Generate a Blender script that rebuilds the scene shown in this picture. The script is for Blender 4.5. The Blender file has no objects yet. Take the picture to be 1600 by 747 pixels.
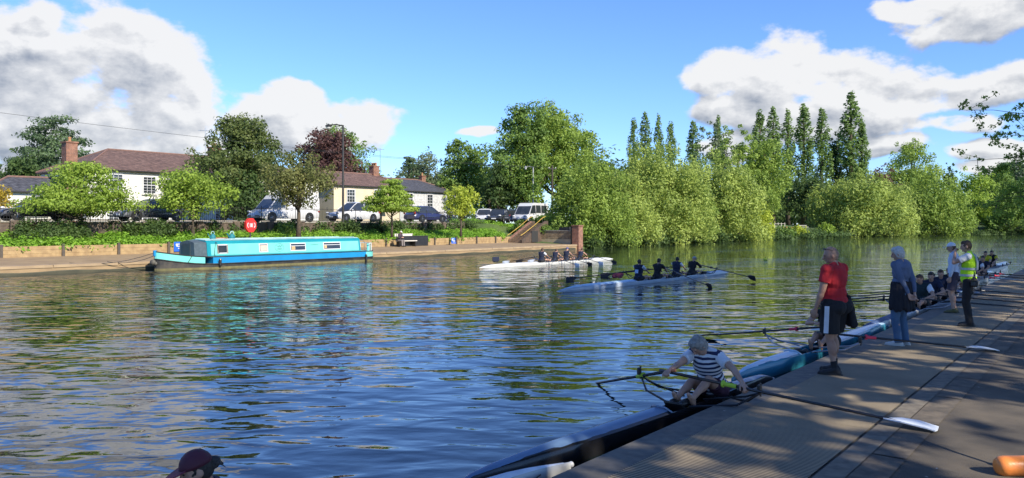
import bpy, bmesh, math, random
import numpy as np
from mathutils import Vector, Matrix, noise as mnoise
R=math.radians; PI=math.pi
rnd=random.Random(7)
sc=bpy.context.scene
COL=sc.collection
F=1208.0; CX=800.0; HY=352.0; CZ=2.27
ES=Vector((.62,.785,0)).normalized(); EN=Vector((.785,-.62,0)).normalized()
def W(s,n,z=0.0):                       # river frame: s along the bank, n across (far bank negative)
    v=ES*s+EN*n; return Vector((v.x,v.y,z))
def ray_n(px,n):                        # where the bearing of px crosses the line n=const -> s, Y
    r=(px-CX)/F; Y=n/(EN.x*r+EN.y); return Y*(ES.x*r+ES.y), Y
def zat(py,Y): return CZ+(HY-py)/F*Y
# ------------------------------------------------------------------ materials
def nt(m):
    m.use_nodes=True; return m.node_tree.nodes, m.node_tree.links
MATS={}
def mat(name,c1,c2=None,scale=6,rough=.7,bump=0,bscale=None,metal=0,spec=.5,dist=.02,coat=0,lo=.35,hi=.65,detail=4,coord='Object'):
    if name in MATS: return MATS[name]
    m=bpy.data.materials.new(name); N,L=nt(m); b=N['Principled BSDF']
    b.inputs['Roughness'].default_value=rough; b.inputs['Metallic'].default_value=metal
    b.inputs['Specular IOR Level'].default_value=spec; b.inputs['Coat Weight'].default_value=coat
    tc=N.new('ShaderNodeTexCoord')
    if c2 is None: c2=tuple(x*.82 for x in c1)
    nz=N.new('ShaderNodeTexNoise'); nz.inputs['Scale'].default_value=scale; nz.inputs['Detail'].default_value=detail
    L.new(tc.outputs[coord],nz.inputs['Vector'])
    mr=N.new('ShaderNodeMapRange'); mr.inputs[1].default_value=lo; mr.inputs[2].default_value=hi
    L.new(nz.outputs[0],mr.inputs[0])
    mx=N.new('ShaderNodeMix'); mx.data_type='RGBA'
    mx.inputs[6].default_value=(*c1,1); mx.inputs[7].default_value=(*c2,1)
    L.new(mr.outputs[0],mx.inputs[0]); L.new(mx.outputs[2],b.inputs['Base Color'])
    if bump:
        n2=N.new('ShaderNodeTexNoise'); n2.inputs['Scale'].default_value=bscale or scale*3; n2.inputs['Detail'].default_value=5
        L.new(tc.outputs[coord],n2.inputs['Vector'])
        bp=N.new('ShaderNodeBump'); bp.inputs['Strength'].default_value=bump; bp.inputs['Distance'].default_value=dist
        L.new(n2.outputs[0],bp.inputs['Height']); L.new(bp.outputs[0],b.inputs['Normal'])
    MATS[name]=m; return m
def brick_mat(name,c1,c2,mortar,bw=.22,bh=.075,ms=.012,rough=.85,bump=.6,tile=False):
    if name in MATS: return MATS[name]
    m=bpy.data.materials.new(name); N,L=nt(m); b=N['Principled BSDF']; b.inputs['Roughness'].default_value=rough
    tc=N.new('ShaderNodeTexCoord'); sx=N.new('ShaderNodeSeparateXYZ'); L.new(tc.outputs['Object'],sx.inputs[0])
    ad=N.new('ShaderNodeMath'); L.new(sx.outputs[0],ad.inputs[0]); L.new(sx.outputs[1],ad.inputs[1])
    cb=N.new('ShaderNodeCombineXYZ'); L.new(ad.outputs[0],cb.inputs[0]); L.new(sx.outputs[2],cb.inputs[1])
    bk=N.new('ShaderNodeTexBrick'); bk.inputs['Scale'].default_value=1
    bk.inputs['Brick Width'].default_value=bw; bk.inputs['Row Height'].default_value=bh; bk.inputs['Mortar Size'].default_value=ms
    bk.inputs['Color1'].default_value=(*c1,1); bk.inputs['Color2'].default_value=(*c2,1); bk.inputs['Mortar'].default_value=(*mortar,1)
    L.new(cb.outputs[0],bk.inputs['Vector'])
    nz=N.new('ShaderNodeTexNoise'); nz.inputs['Scale'].default_value=3; nz.inputs['Detail'].default_value=6; L.new(tc.outputs['Object'],nz.inputs['Vector'])
    mr=N.new('ShaderNodeMapRange'); mr.inputs[1].default_value=.3; mr.inputs[2].default_value=.7; mr.inputs[3].default_value=.6; mr.inputs[4].default_value=1.25
    L.new(nz.outputs[0],mr.inputs[0])
    vm=N.new('ShaderNodeVectorMath'); vm.operation='SCALE'; L.new(bk.outputs[0],vm.inputs[0]); L.new(mr.outputs[0],vm.inputs['Scale'])
    L.new(vm.outputs[0],b.inputs['Base Color'])
    bp=N.new('ShaderNodeBump'); bp.inputs['Strength'].default_value=bump; bp.inputs['Distance'].default_value=.02; bp.invert=True
    L.new(bk.outputs[1],bp.inputs['Height']); L.new(bp.outputs[0],b.inputs['Normal'])
    MATS[name]=m; return m
def leaf_mat(name,dark,light,trans=.35):
    if name in MATS: return MATS[name]
    m=bpy.data.materials.new(name); N,L=nt(m); b=N['Principled BSDF']; out=N['Material Output']
    at=N.new('ShaderNodeAttribute'); at.attribute_name='tint'
    mx=N.new('ShaderNodeMix'); mx.data_type='RGBA'; mx.inputs[6].default_value=(*dark,1); mx.inputs[7].default_value=(*light,1)
    L.new(at.outputs['Fac'],mx.inputs[0]); L.new(mx.outputs[2],b.inputs['Base Color'])
    b.inputs['Roughness'].default_value=.55; b.inputs['Specular IOR Level'].default_value=.3
    tr=N.new('ShaderNodeBsdfTranslucent'); L.new(mx.outputs[2],tr.inputs[0])
    ms=N.new('ShaderNodeMixShader'); ms.inputs[0].default_value=trans
    L.new(b.outputs[0],ms.inputs[1]); L.new(tr.outputs[0],ms.inputs[2]); L.new(ms.outputs[0],out.inputs[0])
    MATS[name]=m; return m
# ------------------------------------------------------------------ mesh builder
class MB:
    def __init__(s): s.v=[]; s.f=[]
    def add(s,vs,fs):
        o=len(s.v); s.v+= [tuple(x) for x in vs]; s.f+=[tuple(i+o for i in f) for f in fs]; return s
    def box(s,c,d,rz=0,bev=0,M=None):
        cx,cy,cz=c; hx,hy,hz=d[0]/2,d[1]/2,d[2]/2
        if bev:
            b=min(bev,hx*.9,hy*.9,hz*.9); pts=[]
            for X in(-1,1):
                for Y in(-1,1):
                    for Z in(-1,1):
                        pts+= [(X*(hx-b),Y*(hy-b),Z*hz),(X*(hx-b),Y*hy,Z*(hz-b)),(X*hx,Y*(hy-b),Z*(hz-b))]
            bm=bmesh.new(); [bm.verts.new(p) for p in pts]; bmesh.ops.convex_hull(bm,input=bm.verts); bm.verts.ensure_lookup_table()
            for i,v in enumerate(bm.verts): v.index=i
            vs=[v.co.copy() for v in bm.verts]; fs=[[v.index for v in f.verts] for f in bm.faces]; bm.free()
        else:
            vs=[Vector((x*hx,y*hy,z*hz)) for x in(-1,1) for y in(-1,1) for z in(-1,1)]
            fs=[(0,1,3,2),(4,6,7,5),(0,4,5,1),(2,3,7,6),(0,2,6,4),(1,5,7,3)]
        Mr=M if M is not None else Matrix.Rotation(rz,3,'Z')
        return s.add([Mr@Vector(v)+Vector(c) for v in vs],fs)
    def tube(s,pts,rad,n=8,cap=True):
        pts=[Vector(p) for p in pts]; k=len(pts)
        if not hasattr(rad,'__len__'): rad=[rad]*k
        o=len(s.v); up=None
        for i,p in enumerate(pts):
            t=(pts[min(i+1,k-1)]-pts[max(i-1,0)])
            t=t.normalized() if t.length>1e-9 else Vector((0,0,1))
            if up is None: up=t.orthogonal().normalized()
            else:
                up=up-t*up.dot(t); up=up.normalized() if up.length>1e-6 else t.orthogonal().normalized()
            b=t.cross(up)
            for j in range(n):
                a=2*PI*j/n; s.v.append(tuple(p+(up*math.cos(a)+b*math.sin(a))*rad[i]))
        for i in range(k-1):
            for j in range(n):
                j2=(j+1)%n; s.f.append((o+i*n+j,o+i*n+j2,o+(i+1)*n+j2,o+(i+1)*n+j))
        if cap:
            s.f.append(tuple(o+j for j in reversed(range(n)))); s.f.append(tuple(o+(k-1)*n+j for j in range(n)))
        return s
    def loft(s,secs,closed=True,cap=True):
        o=len(s.v); n=len(secs[0]); k=len(secs)
        for q in secs: s.v+=[tuple(p) for p in q]
        for i in range(k-1):
            for j in range(n if closed else n-1):
                j2=(j+1)%n; s.f.append((o+i*n+j,o+i*n+j2,o+(i+1)*n+j2,o+(i+1)*n+j))
        if cap and closed:
            s.f.append(tuple(o+j for j in reversed(range(n)))); s.f.append(tuple(o+(k-1)*n+j for j in range(n)))
        return s
    def lathe(s,prof,c=(0,0,0),n=14,axis=None):
        M=Matrix.Identity(3) if axis is None else Vector((0,0,1)).rotation_difference(Vector(axis)).to_matrix()
        return s.loft([[M@Vector((r*math.cos(2*PI*j/n),r*math.sin(2*PI*j/n),z))+Vector(c) for j in range(n)] for r,z in prof])
    def ell(s,c,r,M=None,nu=12,nv=8):
        M=M or Matrix.Identity(3); secs=[]
        for i in range(nv+1):
            a=-PI/2+PI*i/nv; ca=max(math.cos(a),.02)
            secs.append([M@Vector((r[0]*ca*math.cos(2*PI*j/nu),r[1]*ca*math.sin(2*PI*j/nu),r[2]*math.sin(a)))+Vector(c) for j in range(nu)])
        return s.loft(secs)
    def cap(s,p0,r0,p1,r1,n=10):
        p0=Vector(p0);p1=Vector(p1); d=(p1-p0); L=d.length; d=d/L if L>1e-6 else Vector((0,0,1))
        P=[];Q=[]
        for a in(-80,-50,-20,0): P.append(p0+d*r0*math.sin(R(a))); Q.append(r0*math.cos(R(a)))
        for a in(0,20,50,80): P.append(p1+d*r1*math.sin(R(a))); Q.append(r1*math.cos(R(a)))
        return s.tube(P,Q,n)
    def prism(s,poly,t,M=None,c=(0,0,0)):   # poly in xz, thickness along y
        M=M or Matrix.Identity(3); n=len(poly)
        a=[M@Vector((x,-t/2,z))+Vector(c) for x,z in poly]; b=[M@Vector((x,t/2,z))+Vector(c) for x,z in poly]
        return s.add(a+b,[tuple(range(n)),tuple(reversed(range(n,2*n)))]+[(i,n+i,n+(i+1)%n,(i+1)%n) for i in range(n)])
    def build(s,name,m,parent=None,smooth=False,loc=None,fix=True):
        me=bpy.data.meshes.new(name); me.from_pydata(s.v,[],s.f); 
        if fix:
            bm=bmesh.new(); bm.from_mesh(me); bmesh.ops.recalc_face_normals(bm,faces=bm.faces); bm.to_mesh(me); bm.free()
        if smooth: me.polygons.foreach_set('use_smooth',[True]*len(me.polygons))
        me.materials.append(m); o=bpy.data.objects.new(name,me); COL.objects.link(o)
        if parent: o.parent=parent
        if loc is not None: o.location=loc
        return o
def autosmooth(o,ang=35):
    me=o.data; bm=bmesh.new(); bm.from_mesh(me)
    for e in bm.edges: e.smooth = len(e.link_faces)==2 and e.calc_face_angle(0)<R(ang)
    for f in bm.faces: f.smooth=True
    bm.to_mesh(me); bm.free(); return o
def tag(o,label=None,cat=None,group=None,kind=None):
    if label: o['label']=label
    if cat: o['category']=cat
    if group: o['group']=group
    if kind: o['kind']=kind
    return o
def thing(name,label,cat,loc=(0,0,0),rz=0,group=None,kind=None):
    o=bpy.data.objects.new(name,None); COL.objects.link(o); o.location=loc; o.rotation_euler=(0,0,rz); o.empty_display_size=.2
    return tag(o,label,cat,group,kind)
def yaw_of(d): return math.atan2(-d.x,d.y)      # local +y -> d
def xyaw_of(d): return math.atan2(d.y,d.x)      # local +x -> d
def copy_tree(o,parent=None,label=None):
    c=o.copy(); COL.objects.link(c); c.parent=parent
    if label: c['label']=label
    for ch in list(o.children): copy_tree(ch,c)
    return c
# ------------------------------------------------------------------ camera, world, sun
cam=bpy.data.cameras.new('camera'); co=bpy.data.objects.new('camera',cam); COL.objects.link(co)
cam.sensor_width=36; cam.lens=36*F/1600; cam.shift_y=-21.5/1600; cam.clip_end=6000; cam.clip_start=.05
co.location=(0,0,CZ); co.rotation_euler=(PI/2,0,0); sc.camera=co
SUN_AZ=R(137); SUN_EL=R(34)
sd=Vector((math.sin(SUN_AZ)*math.cos(SUN_EL),math.cos(SUN_AZ)*math.cos(SUN_EL),math.sin(SUN_EL)))
sl=bpy.data.lights.new('sun','SUN'); sl.energy=3.9; sl.angle=R(.53); sl.color=(1,.93,.80)
so=bpy.data.objects.new('sun',sl); COL.objects.link(so); so.rotation_euler=sd.to_track_quat('Z','Y').to_euler(); so.location=(30,-20,60)
w=bpy.data.worlds.new('World'); sc.world=w; w.use_nodes=True
w.cycles.sampling_method='MANUAL'; w.cycles.sample_map_resolution=128
N=w.node_tree.nodes; L=w.node_tree.links; N.clear()
def M_(op,a,b=None,c=None,T=None,clamp=False):
    NN,LL=T or (N,L)
    q=NN.new('ShaderNodeMath'); q.operation=op; q.use_clamp=clamp
    for i,x in enumerate((a,b,c)):
        if x is None: continue
        if hasattr(x,'is_linked') or hasattr(x,'links'): LL.new(x,q.inputs[i])
        else: q.inputs[i].default_value=x
    return q.outputs[0]
out=N.new('ShaderNodeOutputWorld'); bg=N.new('ShaderNodeBackground'); bg.inputs[1].default_value=.12
L.new(bg.outputs[0],out.inputs[0])
sky=N.new('ShaderNodeTexSky'); sky.sky_type='NISHITA'; sky.sun_disc=False; sky.sun_elevation=SUN_EL; sky.sun_rotation=SUN_AZ
sky.air_density=1.0; sky.dust_density=.1; sky.ozone_density=4.0
tc=N.new('ShaderNodeTexCoord'); sx=N.new('ShaderNodeSeparateXYZ'); L.new(tc.outputs['Generated'],sx.inputs[0])
az=M_('ARCTAN2',sx.outputs[0],sx.outputs[1]); el=M_('ARCSINE',sx.outputs[2])
cb=N.new('ShaderNodeCombineXYZ'); L.new(az,cb.inputs[0]); L.new(el,cb.inputs[1])
def pxdir(px,py):
    x=(px-CX)/F; z=(HY-py)/F; return math.atan2(x,1), math.asin(z/math.sqrt(1+x*x+z*z))
# cloud masses of this sky: (px,py,rx,ry,weight)
BL=[(20,-190,330,150),(240,-110,150,70),(30,120,190,130),(190,80,150,100),(270,150,110,80),(130,210,330,60),(60,20,45,35),(120,262,340,42),(430,190,120,52),(470,165,62,42),(560,195,75,42),(505,208,100,36),
    (1145,120,75,52),(1210,115,110,60),(1330,130,150,55),(1460,150,130,42),(1580,130,120,38),(1180,175,115,45),(1300,185,170,50),(1520,25,150,38),(1620,-20,260,75),(1420,5,110,26),
    (1500,195,90,20),(1560,235,100,20),(1160,225,90,28),(1390,235,80,20),(745,212,36,10),(1600,262,150,22),
    (-250,100,260,190),(2000,60,320,110),(600,-900,500,160),(1900,-500,500,200),(-500,-420,460,200)]
g=bpy.data.node_groups.new('cloud_density','ShaderNodeTree')
g.interface.new_socket('P',in_out='INPUT',socket_type='NodeSocketVector'); g.interface.new_socket('D',in_out='OUTPUT',socket_type='NodeSocketFloat'); g.interface.new_socket('A',in_out='OUTPUT',socket_type='NodeSocketFloat')
GN,GL=g.nodes,g.links; T=(GN,GL)
gi=GN.new('NodeGroupInput'); go=GN.new('NodeGroupOutput')
def vmath(op,a,b,NN,LL):
    q=NN.new('ShaderNodeVectorMath'); q.operation=op; LL.new(a,q.inputs[0])
    if hasattr(b,'links'): LL.new(b,q.inputs[1])
    elif b is not None: q.inputs[1].default_value=b
    return q
acc=None
# warp for billowy outlines
wn=GN.new('ShaderNodeTexNoise'); wn.inputs['Scale'].default_value=9; wn.inputs['Detail'].default_value=3; GL.new(gi.outputs[0],wn.inputs['Vector'])
w1=vmath('SUBTRACT',wn.outputs[1],(.5,.5,.5),GN,GL); w2=GN.new('ShaderNodeVectorMath'); w2.operation='SCALE'; GL.new(w1.outputs[0],w2.inputs[0]); w2.inputs['Scale'].default_value=.05
wp=vmath('ADD',gi.outputs[0],w2.outputs[0],GN,GL)
for (px,py,rx,ry) in BL:
    a0,e0=pxdir(px,py); a1,_=pxdir(px+rx,py); _,e1=pxdir(px,py-ry)
    q=vmath('SUBTRACT',wp.outputs[0],(a0,e0,0),GN,GL)
    q=vmath('MULTIPLY',q.outputs[0],(1/abs(a1-a0),1/abs(e1-e0),0),GN,GL)
    q=GN.new('ShaderNodeVectorMath') if False else vmath('LENGTH',q.outputs[0],None,GN,GL)
    d=M_('SUBTRACT',1.0,q.outputs[1],T=T)
    acc=d if acc is None else M_('SMOOTH_MAX',acc,d,.25,T=T)
n1=GN.new('ShaderNodeTexNoise'); n1.inputs['Scale'].default_value=15; n1.inputs['Detail'].default_value=9; n1.inputs['Roughness'].default_value=.58
sc1=vmath('MULTIPLY',gi.outputs[0],(1,1.5,1),GN,GL); GL.new(sc1.outputs[0],n1.inputs['Vector'])
vo=GN.new('ShaderNodeTexVoronoi'); vo.feature='SMOOTH_F1'; vo.inputs['Scale'].default_value=26; vo.inputs['Smoothness'].default_value=.6
GL.new(wp.outputs[0],vo.inputs['Vector'])
a=M_('MULTIPLY',M_('SUBTRACT',n1.outputs[0],.52,T=T),1.9,T=T)
b=M_('MULTIPLY',M_('SUBTRACT',.45,vo.outputs[0],T=T),.28,T=T)
cl=M_('MINIMUM',M_('MULTIPLY',acc,1.35,T=T),.62,T=T)
d=M_('ADD',M_('ADD',cl,a,T=T),b,T=T)
GL.new(d,go.inputs[0]); GL.new(cl,go.inputs[1])
def dens(off):
    v=vmath('ADD',cb.outputs[0],off,N,L); q=N.new('ShaderNodeGroup'); q.node_tree=g; L.new(v.outputs[0],q.inputs[0]); return q.outputs
q0=dens((0,0,0)); q1=dens((.006,.012,0)); q2=dens((.03,.06,0)); d0=q0[0]; d1=q1[0]; d2=q2[0]
alpha=N.new('ShaderNodeMapRange'); alpha.interpolation_type='SMOOTHSTEP'; alpha.inputs[1].default_value=.0; alpha.inputs[2].default_value=.38; L.new(d0,alpha.inputs[0])
l1=M_('MULTIPLY',M_('SUBTRACT',d0,d1),1.7); l2=M_('MULTIPLY',M_('SUBTRACT',q0[1],q2[1]),.55)
edge=N.new('ShaderNodeMapRange'); edge.interpolation_type='SMOOTHSTEP'; edge.inputs[1].default_value=.10; edge.inputs[2].default_value=.85; edge.inputs[3].default_value=.95; edge.inputs[4].default_value=.36; L.new(d0,edge.inputs[0])
lit=M_('ADD',M_('ADD',l1,l2),edge.outputs[0],clamp=True)
cc=N.new('ShaderNodeMix'); cc.data_type='RGBA'; cc.inputs[6].default_value=(1.35,1.52,1.84,1); cc.inputs[7].default_value=(3.75,3.75,3.75,1)
L.new(lit,cc.inputs[0])
mx=N.new('ShaderNodeMix'); mx.data_type='RGBA'; L.new(M_('MULTIPLY',alpha.outputs[0],.97),mx.inputs[0])
hs=N.new('ShaderNodeMix'); hs.data_type='RGBA'; hs.blend_type='MULTIPLY'; hs.inputs[0].default_value=1; L.new(sky.outputs[0],hs.inputs[6]); hs.inputs[7].default_value=(.53,.665,.95,1)
L.new(hs.outputs[2],mx.inputs[6]); L.new(cc.outputs[2],mx.inputs[7]); L.new(mx.outputs[2],bg.inputs[0])
vs=sc.view_settings; vs.view_transform='Standard'; vs.look='None'; vs.exposure=1.02; vs.gamma=1
sc.render.engine='CYCLES'
# ------------------------------------------------------------------ common materials
asph=mat('asphalt',(.125,.10,.07),(.055,.046,.036),1.7,.9,.6,90,dist=.008,detail=12)
conc=mat('concrete',(.30,.27,.22),(.20,.18,.15),2.5,.85,.4,30)
concd=mat('dark_concrete',(.20,.17,.125),(.12,.10,.075),8,.85,.4,60,dist=.006)
rubber=mat('edge_rubber',(.14,.125,.10),(.085,.078,.066),9,.75,.4,80,dist=.004)
black=mat('black_plastic',(.012,.012,.013),(.02,.02,.02),5,.4)
carbon=mat('carbon',(.012,.012,.014),(.02,.02,.022),5,.25)
white=mat('white_gloss',(.62,.62,.62),(.54,.54,.54),2,.3)
metal=mat('aluminium',(.5,.5,.5),(.4,.4,.4),5,.35,metal=.9)
glass=mat('dark_glass',(.02,.025,.03),(.035,.04,.045),1.5,.08,spec=.8)
tyre=mat('tyre',(.015,.015,.015),(.02,.02,.02),5,.8)
iron=mat('black_iron',(.02,.02,.022),(.03,.028,.025),5,.55)
wood=mat('weathered_timber',(.36,.25,.12),(.25,.165,.08),3,.8,.3,20)
bark=mat('bark',(.10,.075,.05),(.05,.04,.028),8,.95,.8,30,dist=.03)
soil=mat('soil_grass',(.06,.09,.02),(.035,.05,.015),1.5,.95,.6,12,dist=.08)
pal=mat('pale_slats',(.62,.58,.50),(.5,.46,.4),4,.7)
# ================================================================== VEHICLES
def wheels(o,L,Wd,r=.32,xs=None):
    xs=xs or (-.31*L,.32*L)
    for x in xs:
        for sy in(-1,1):
            t=MB().lathe([(r*.62,-.10),(r*.95,-.10),(r,-.06),(r,.06),(r*.95,.10),(r*.62,.10)],(x,sy*(Wd/2-.10),r),20,(0,1,0)).build('wheel',tyre,o,True)
            rm=MB().lathe([(r*.62,0),(r*.60,.02),(.05,.03),(.01,.035)] if sy>0 else [(.01,-.035),(.05,-.03),(r*.60,-.02),(r*.62,0)],(x,sy*(Wd/2-.10)+sy*.085,r),20,(0,1,0))
            for k in range(5):
                a=k*2*PI/5; rm.tube([(x,sy*(Wd/2+.01),r),(x+math.cos(a)*r*.55,sy*(Wd/2+.005),r+math.sin(a)*r*.55)],.028,5)
            rm.build('rim',metal,t)
def lerp_t(T_,x):
    for (a,u),(b_,v) in zip(T_,T_[1:]):
        if x<=b_: return u+(v-u)*(x-a)/(b_-a) if b_>a else v
    return T_[-1][1]
def car(label,cat,p,d,L,Wd,H,paint,kind='hatch',name='parked_car',group='cars parked along the street'):
    o=thing(name,label,cat,p,xyaw_of(d),group); h=L/2
    if kind=='van':
        top=[(-h,.95),(-h+.04,1.0),(.24*L,1.0),(.36*L,.98),(h-.12,.82),(h,.55)]
        ws=(.20*L,.36*L); gt=[(-h+.02,.96*H),(-h+.15,H),(.12*L,H),(.20*L,H*.985)]
    else:
        sh=.58*H; top=[(-h,sh*.8),(-h+.12,sh*.97),(-.2*L,sh),(.18*L,sh*.98),(h-.3,sh*.80),(h-.05,sh*.66),(h,sh*.5)]
    secs=[]
    for i in range(25):
        x=-h+L*i/24; zt=lerp_t(top,x); q=abs(x/h); w_=Wd/2*(1-.16*q**6); zb=.22+.10*q**8
        secs.append([(x,-w_+.05,zb),(x,-w_,zb+.1),(x,-w_,zt*.62),(x,-w_+.03,zt*.9),(x,-w_+.12,zt),(x,w_-.12,zt),(x,w_-.03,zt*.9),(x,w_,zt*.62),(x,w_,zb+.1),(x,w_-.05,zb)])
    autosmooth(MB().loft(secs).build('body',paint,o),40)
    w2=Wd/2
    if kind=='van':
        b0=[(-h+.02,.9),(-h+.02,H*.93),(-h+.16,H),(.15*L,H),(.20*L,H*.96),(.37*L,.96)]
        mb=MB(); mb.loft([[(x*1.0,y*(w2-(.04 if z<1.2 else .13)),z) for x,z in b0] for y in(-1,-.97,.97,1)]); autosmooth(mb.build('cab',paint,o),35)
        MB().add([(.203*L,-w2+.16,H*.945),(.203*L,w2-.16,H*.945),(.372*L,w2-.12,.99),(.372*L,-w2+.12,.99)],[(0,1,2,3)]).build('windscreen',glass,o)
        for sy in(-1,1):
            y0=sy*(w2-.015); y1=sy*(w2-.085)
            MB().add([(.10*L,y0,1.08),(.345*L,y0,1.05),(.225*L,y1,H*.86),(.10*L,y1,H*.88)],[(0,1,2,3)]).build('side_window',glass,o)
            if 'windows' in label:
                for a,b_ in((-.13,.07),(-.40,-.17)): MB().add([(a*L,y0,1.15),(b_*L,y0,1.15),(b_*L,y1,H*.88),(a*L,y1,H*.88)],[(0,1,2,3)]).build('side_window',glass,o)
            MB().tube([(.09*L,y0*1.01,.35),(.09*L,y0*1.01,H*.86)],.012,4).tube([(-.14*L,y0*1.01,.35),(-.14*L,y0*1.01,H*.86)],.012,4).build('door_seam',black,o)
        if 'rack' in label: MB().tube([(-.2*L,-.6,H+.1),(.1*L,-.6,H+.1)],.03,6).tube([(-.2*L,.6,H+.1),(.1*L,.6,H+.1)],.03,6).box((-.2*L,0,H+.06),(.06,1.3,.1)).box((.1*L,0,H+.06),(.06,1.3,.1)).build('roof_rack',metal,o)
    else:
        sh=.58*H; rx0,rx1=(-.40*L,-.31*L) if kind!='saloon' else (-.36*L,-.22*L)
        base=[(rx0,sh-.03),(.235*L,sh-.03)]; tp=[(rx1,H-.03),(.03*L,H-.03)]
        S=[]
        for k in range(6):
            t=k/5; xa=rx0+(rx1-rx0)*t; xb=.235*L+(.03*L-.235*L)*t; z=sh-.03+(H-.03-sh+.03)*t; yy=w2-.07-.19*t**1.3
            S.append([(xa,-yy,z),(xb,-yy,z),(xb,yy,z),(xa,yy,z)])
        MB().loft(S).build('windows',glass,o)
        RF=MB(); yy=w2-.235
        RF.loft([[(x,-yy*q,z),(x,-yy*q*.6,z+.035),(x,yy*q*.6,z+.035),(x,yy*q,z),(x,yy*q,z-.04),(x,-yy*q,z-.04)] for x,z,q in((rx1-.06,H-.06,.96),(rx1+.15,H-.015,1),(-.1*L,H,1.01),(.02*L,H-.02,1),(.045*L,H-.05,.97))])
        autosmooth(RF.build('roof',paint,o))
        for sy in(-1,1):
            for pts,r_ in (([(.245*L,sy*(w2-.06),sh-.02),(.12*L,sy*(w2-.17),sh+(H-sh)*.6),(.03*L,sy*(w2-.24),H-.04)],.035),([(-.11*L,sy*(w2-.065),sh-.02),(-.12*L,sy*(w2-.24),H-.04)],.035),([(rx0-.01,sy*(w2-.07),sh-.02),(rx1-.02,sy*(w2-.24),H-.05)],.07)):
                MB().tube(pts,r_,5).build('pillar',paint,o)
    for sy in(-1,1):
        for x in(-.31*L,.32*L):
            r=.38 if kind!='van' else .40
            MB().lathe([(.01,0),(r,0),(r,.02),(.01,.02)],(x,sy*(w2+.002)-(.02 if sy<0 else 0),.34),18,(0,1,0)).build('wheel_arch',black,o)
        z=.60*min(H,1.5)*.78
        MB().ell((h-.10,sy*(w2-.27),z+.06),(.14,.17,.08)).build('headlight',mat('headlamp',(.7,.7,.7),rough=.15),o)
        MB().box((-h+.03,sy*(w2-.2),z+.15),(.1,.22,.2),bev=.03).build('tail_light',mat('tail_red',(.4,.01,.01),rough=.2),o)
        MB().ell((.2*L,sy*(w2+.09),.60*min(H,1.65)+.02),(.07,.1,.07)).build('wing_mirror',paint,o)
        for x in(-.0,): MB().box((x,sy*(w2+.004),.52*min(H,1.7)),(.16,.03,.03)).build('door_handle',metal,o)
    MB().box((h-.02,0,.42),(.08,Wd*.78,.16),bev=.03).build('bumper',black,o); MB().box((h+.03,0,.43),(.02,.5,.11)).build('number_plate',white,o)
    wheels(o,L,Wd)
    return o
def carpaint(n,c): return mat(n,c,tuple(x*.9 for x in c),1,.28,coat=.8)
def put_car(px,n,label,cat,L,Wd,H,paint,kind='hatch',rev=False,dz=0,rot=0,**kw):
    s,Y=ray_n(px,n); p=W(s,n,2.56+dz); d=-ES if rev else ES
    d=Matrix.Rotation(rot,3,'Z')@d
    return car(label,cat,p,d,L,Wd,H,paint,kind,**kw)
put_car(60,-52.2,'black saloon car parked at the far left behind the leftmost street tree','car',4.5,1.8,1.46,carpaint('black_paint',(.018,.018,.022)),'saloon',rev=True)
put_car(236,-52.2,'dark grey hatchback parked between the two light green street trees','car',4.4,1.8,1.5,carpaint('grey_paint',(.06,.065,.075)),rev=True)
put_car(444,-52.0,'white panel van with roof rack parked behind the brownish green tree','van',5.5,1.95,2.1,carpaint('white_paint',(.58,.58,.58)),'van',rev=True)
put_car(552,-52.0,'white family car parked beside the black street lamp','car',4.7,1.85,1.68,carpaint('white_paint',(.58,.58,.58)),rev=True)
put_car(665,-52.0,'dark blue hatchback parked in front of the pale brick cottage','car',4.3,1.78,1.5,carpaint('blue_paint',(.02,.025,.09)),rev=False)
put_car(757,-55.0,'small white car partly hidden behind the yellow green tree','car',3.9,1.75,1.5,white,rev=True,rot=R(35))
put_car(779,-53.5,'black hatchback parked nose out left of the white minibus','car',4.2,1.8,1.48,carpaint('black_paint2',(.03,.032,.036)),rev=True,rot=R(25))
put_car(800,-58.0,'blue grey car half hidden between the black hatchback and the minibus','car',4.3,1.8,1.6,carpaint('bluegrey_paint',(.05,.07,.12)),rev=True,rot=R(30))
put_car(829,-54.2,'white minibus with dark side windows parked above the river steps','minibus',5.9,2.0,2.3,carpaint('white_paint',(.58,.58,.58)),'van',rev=True,rot=R(10))
# ================================================================== NARROWBOAT
A_=Vector((-17.05,38.05,0)); B_=Vector((-8.58,49.75,0)); dd=(B_-A_).normalized(); inl=Vector((-dd.y,dd.x,0))
Ln=(B_-A_).length; beam=2.0
nbt=thing('narrowboat','turquoise and blue narrowboat moored along the promenade','narrowboat',A_+inl*beam/2,xyaw_of(dd))
teal=mat('teal_paint',(.01,.24,.29),(.01,.21,.26),2,.3); aqua=mat('aqua_paint',(.16,.55,.49),(.13,.49,.44),1.2,.35); bblue=mat('boat_blue',(.01,.22,.46),(.01,.19,.41),1.5,.3)
hullb=mat('hull_black',(.018,.018,.018),(.06,.05,.035),2.5,.6,.3,20,lo=.45,hi=.75); weed=mat('hull_weed',(.16,.14,.055),(.10,.09,.04),3,.85,.4,20)
def hb(x):   # half breadth along the boat, x from bow
    t=min(1,x/2.6); f=t**.55 if t<1 else 1
    t2=max(0,(x-(Ln-1.1))/1.1); return beam/2*f*math.sqrt(max(.02,1-t2**2.2*.85))
def hz(x): return .62+.32*max(0,1-x/2.6)**1.7
def band(z0f,z1f,xs,off=0,inner=.12):
    S=[]
    for x in xs:
        w_=max(.03,hb(x))+off; z0,z1=z0f(x),z1f(x); S.append([(x,-w_,z0),(x,-w_,z1),(x,w_,z1),(x,w_,z0)])
    return S
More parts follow.
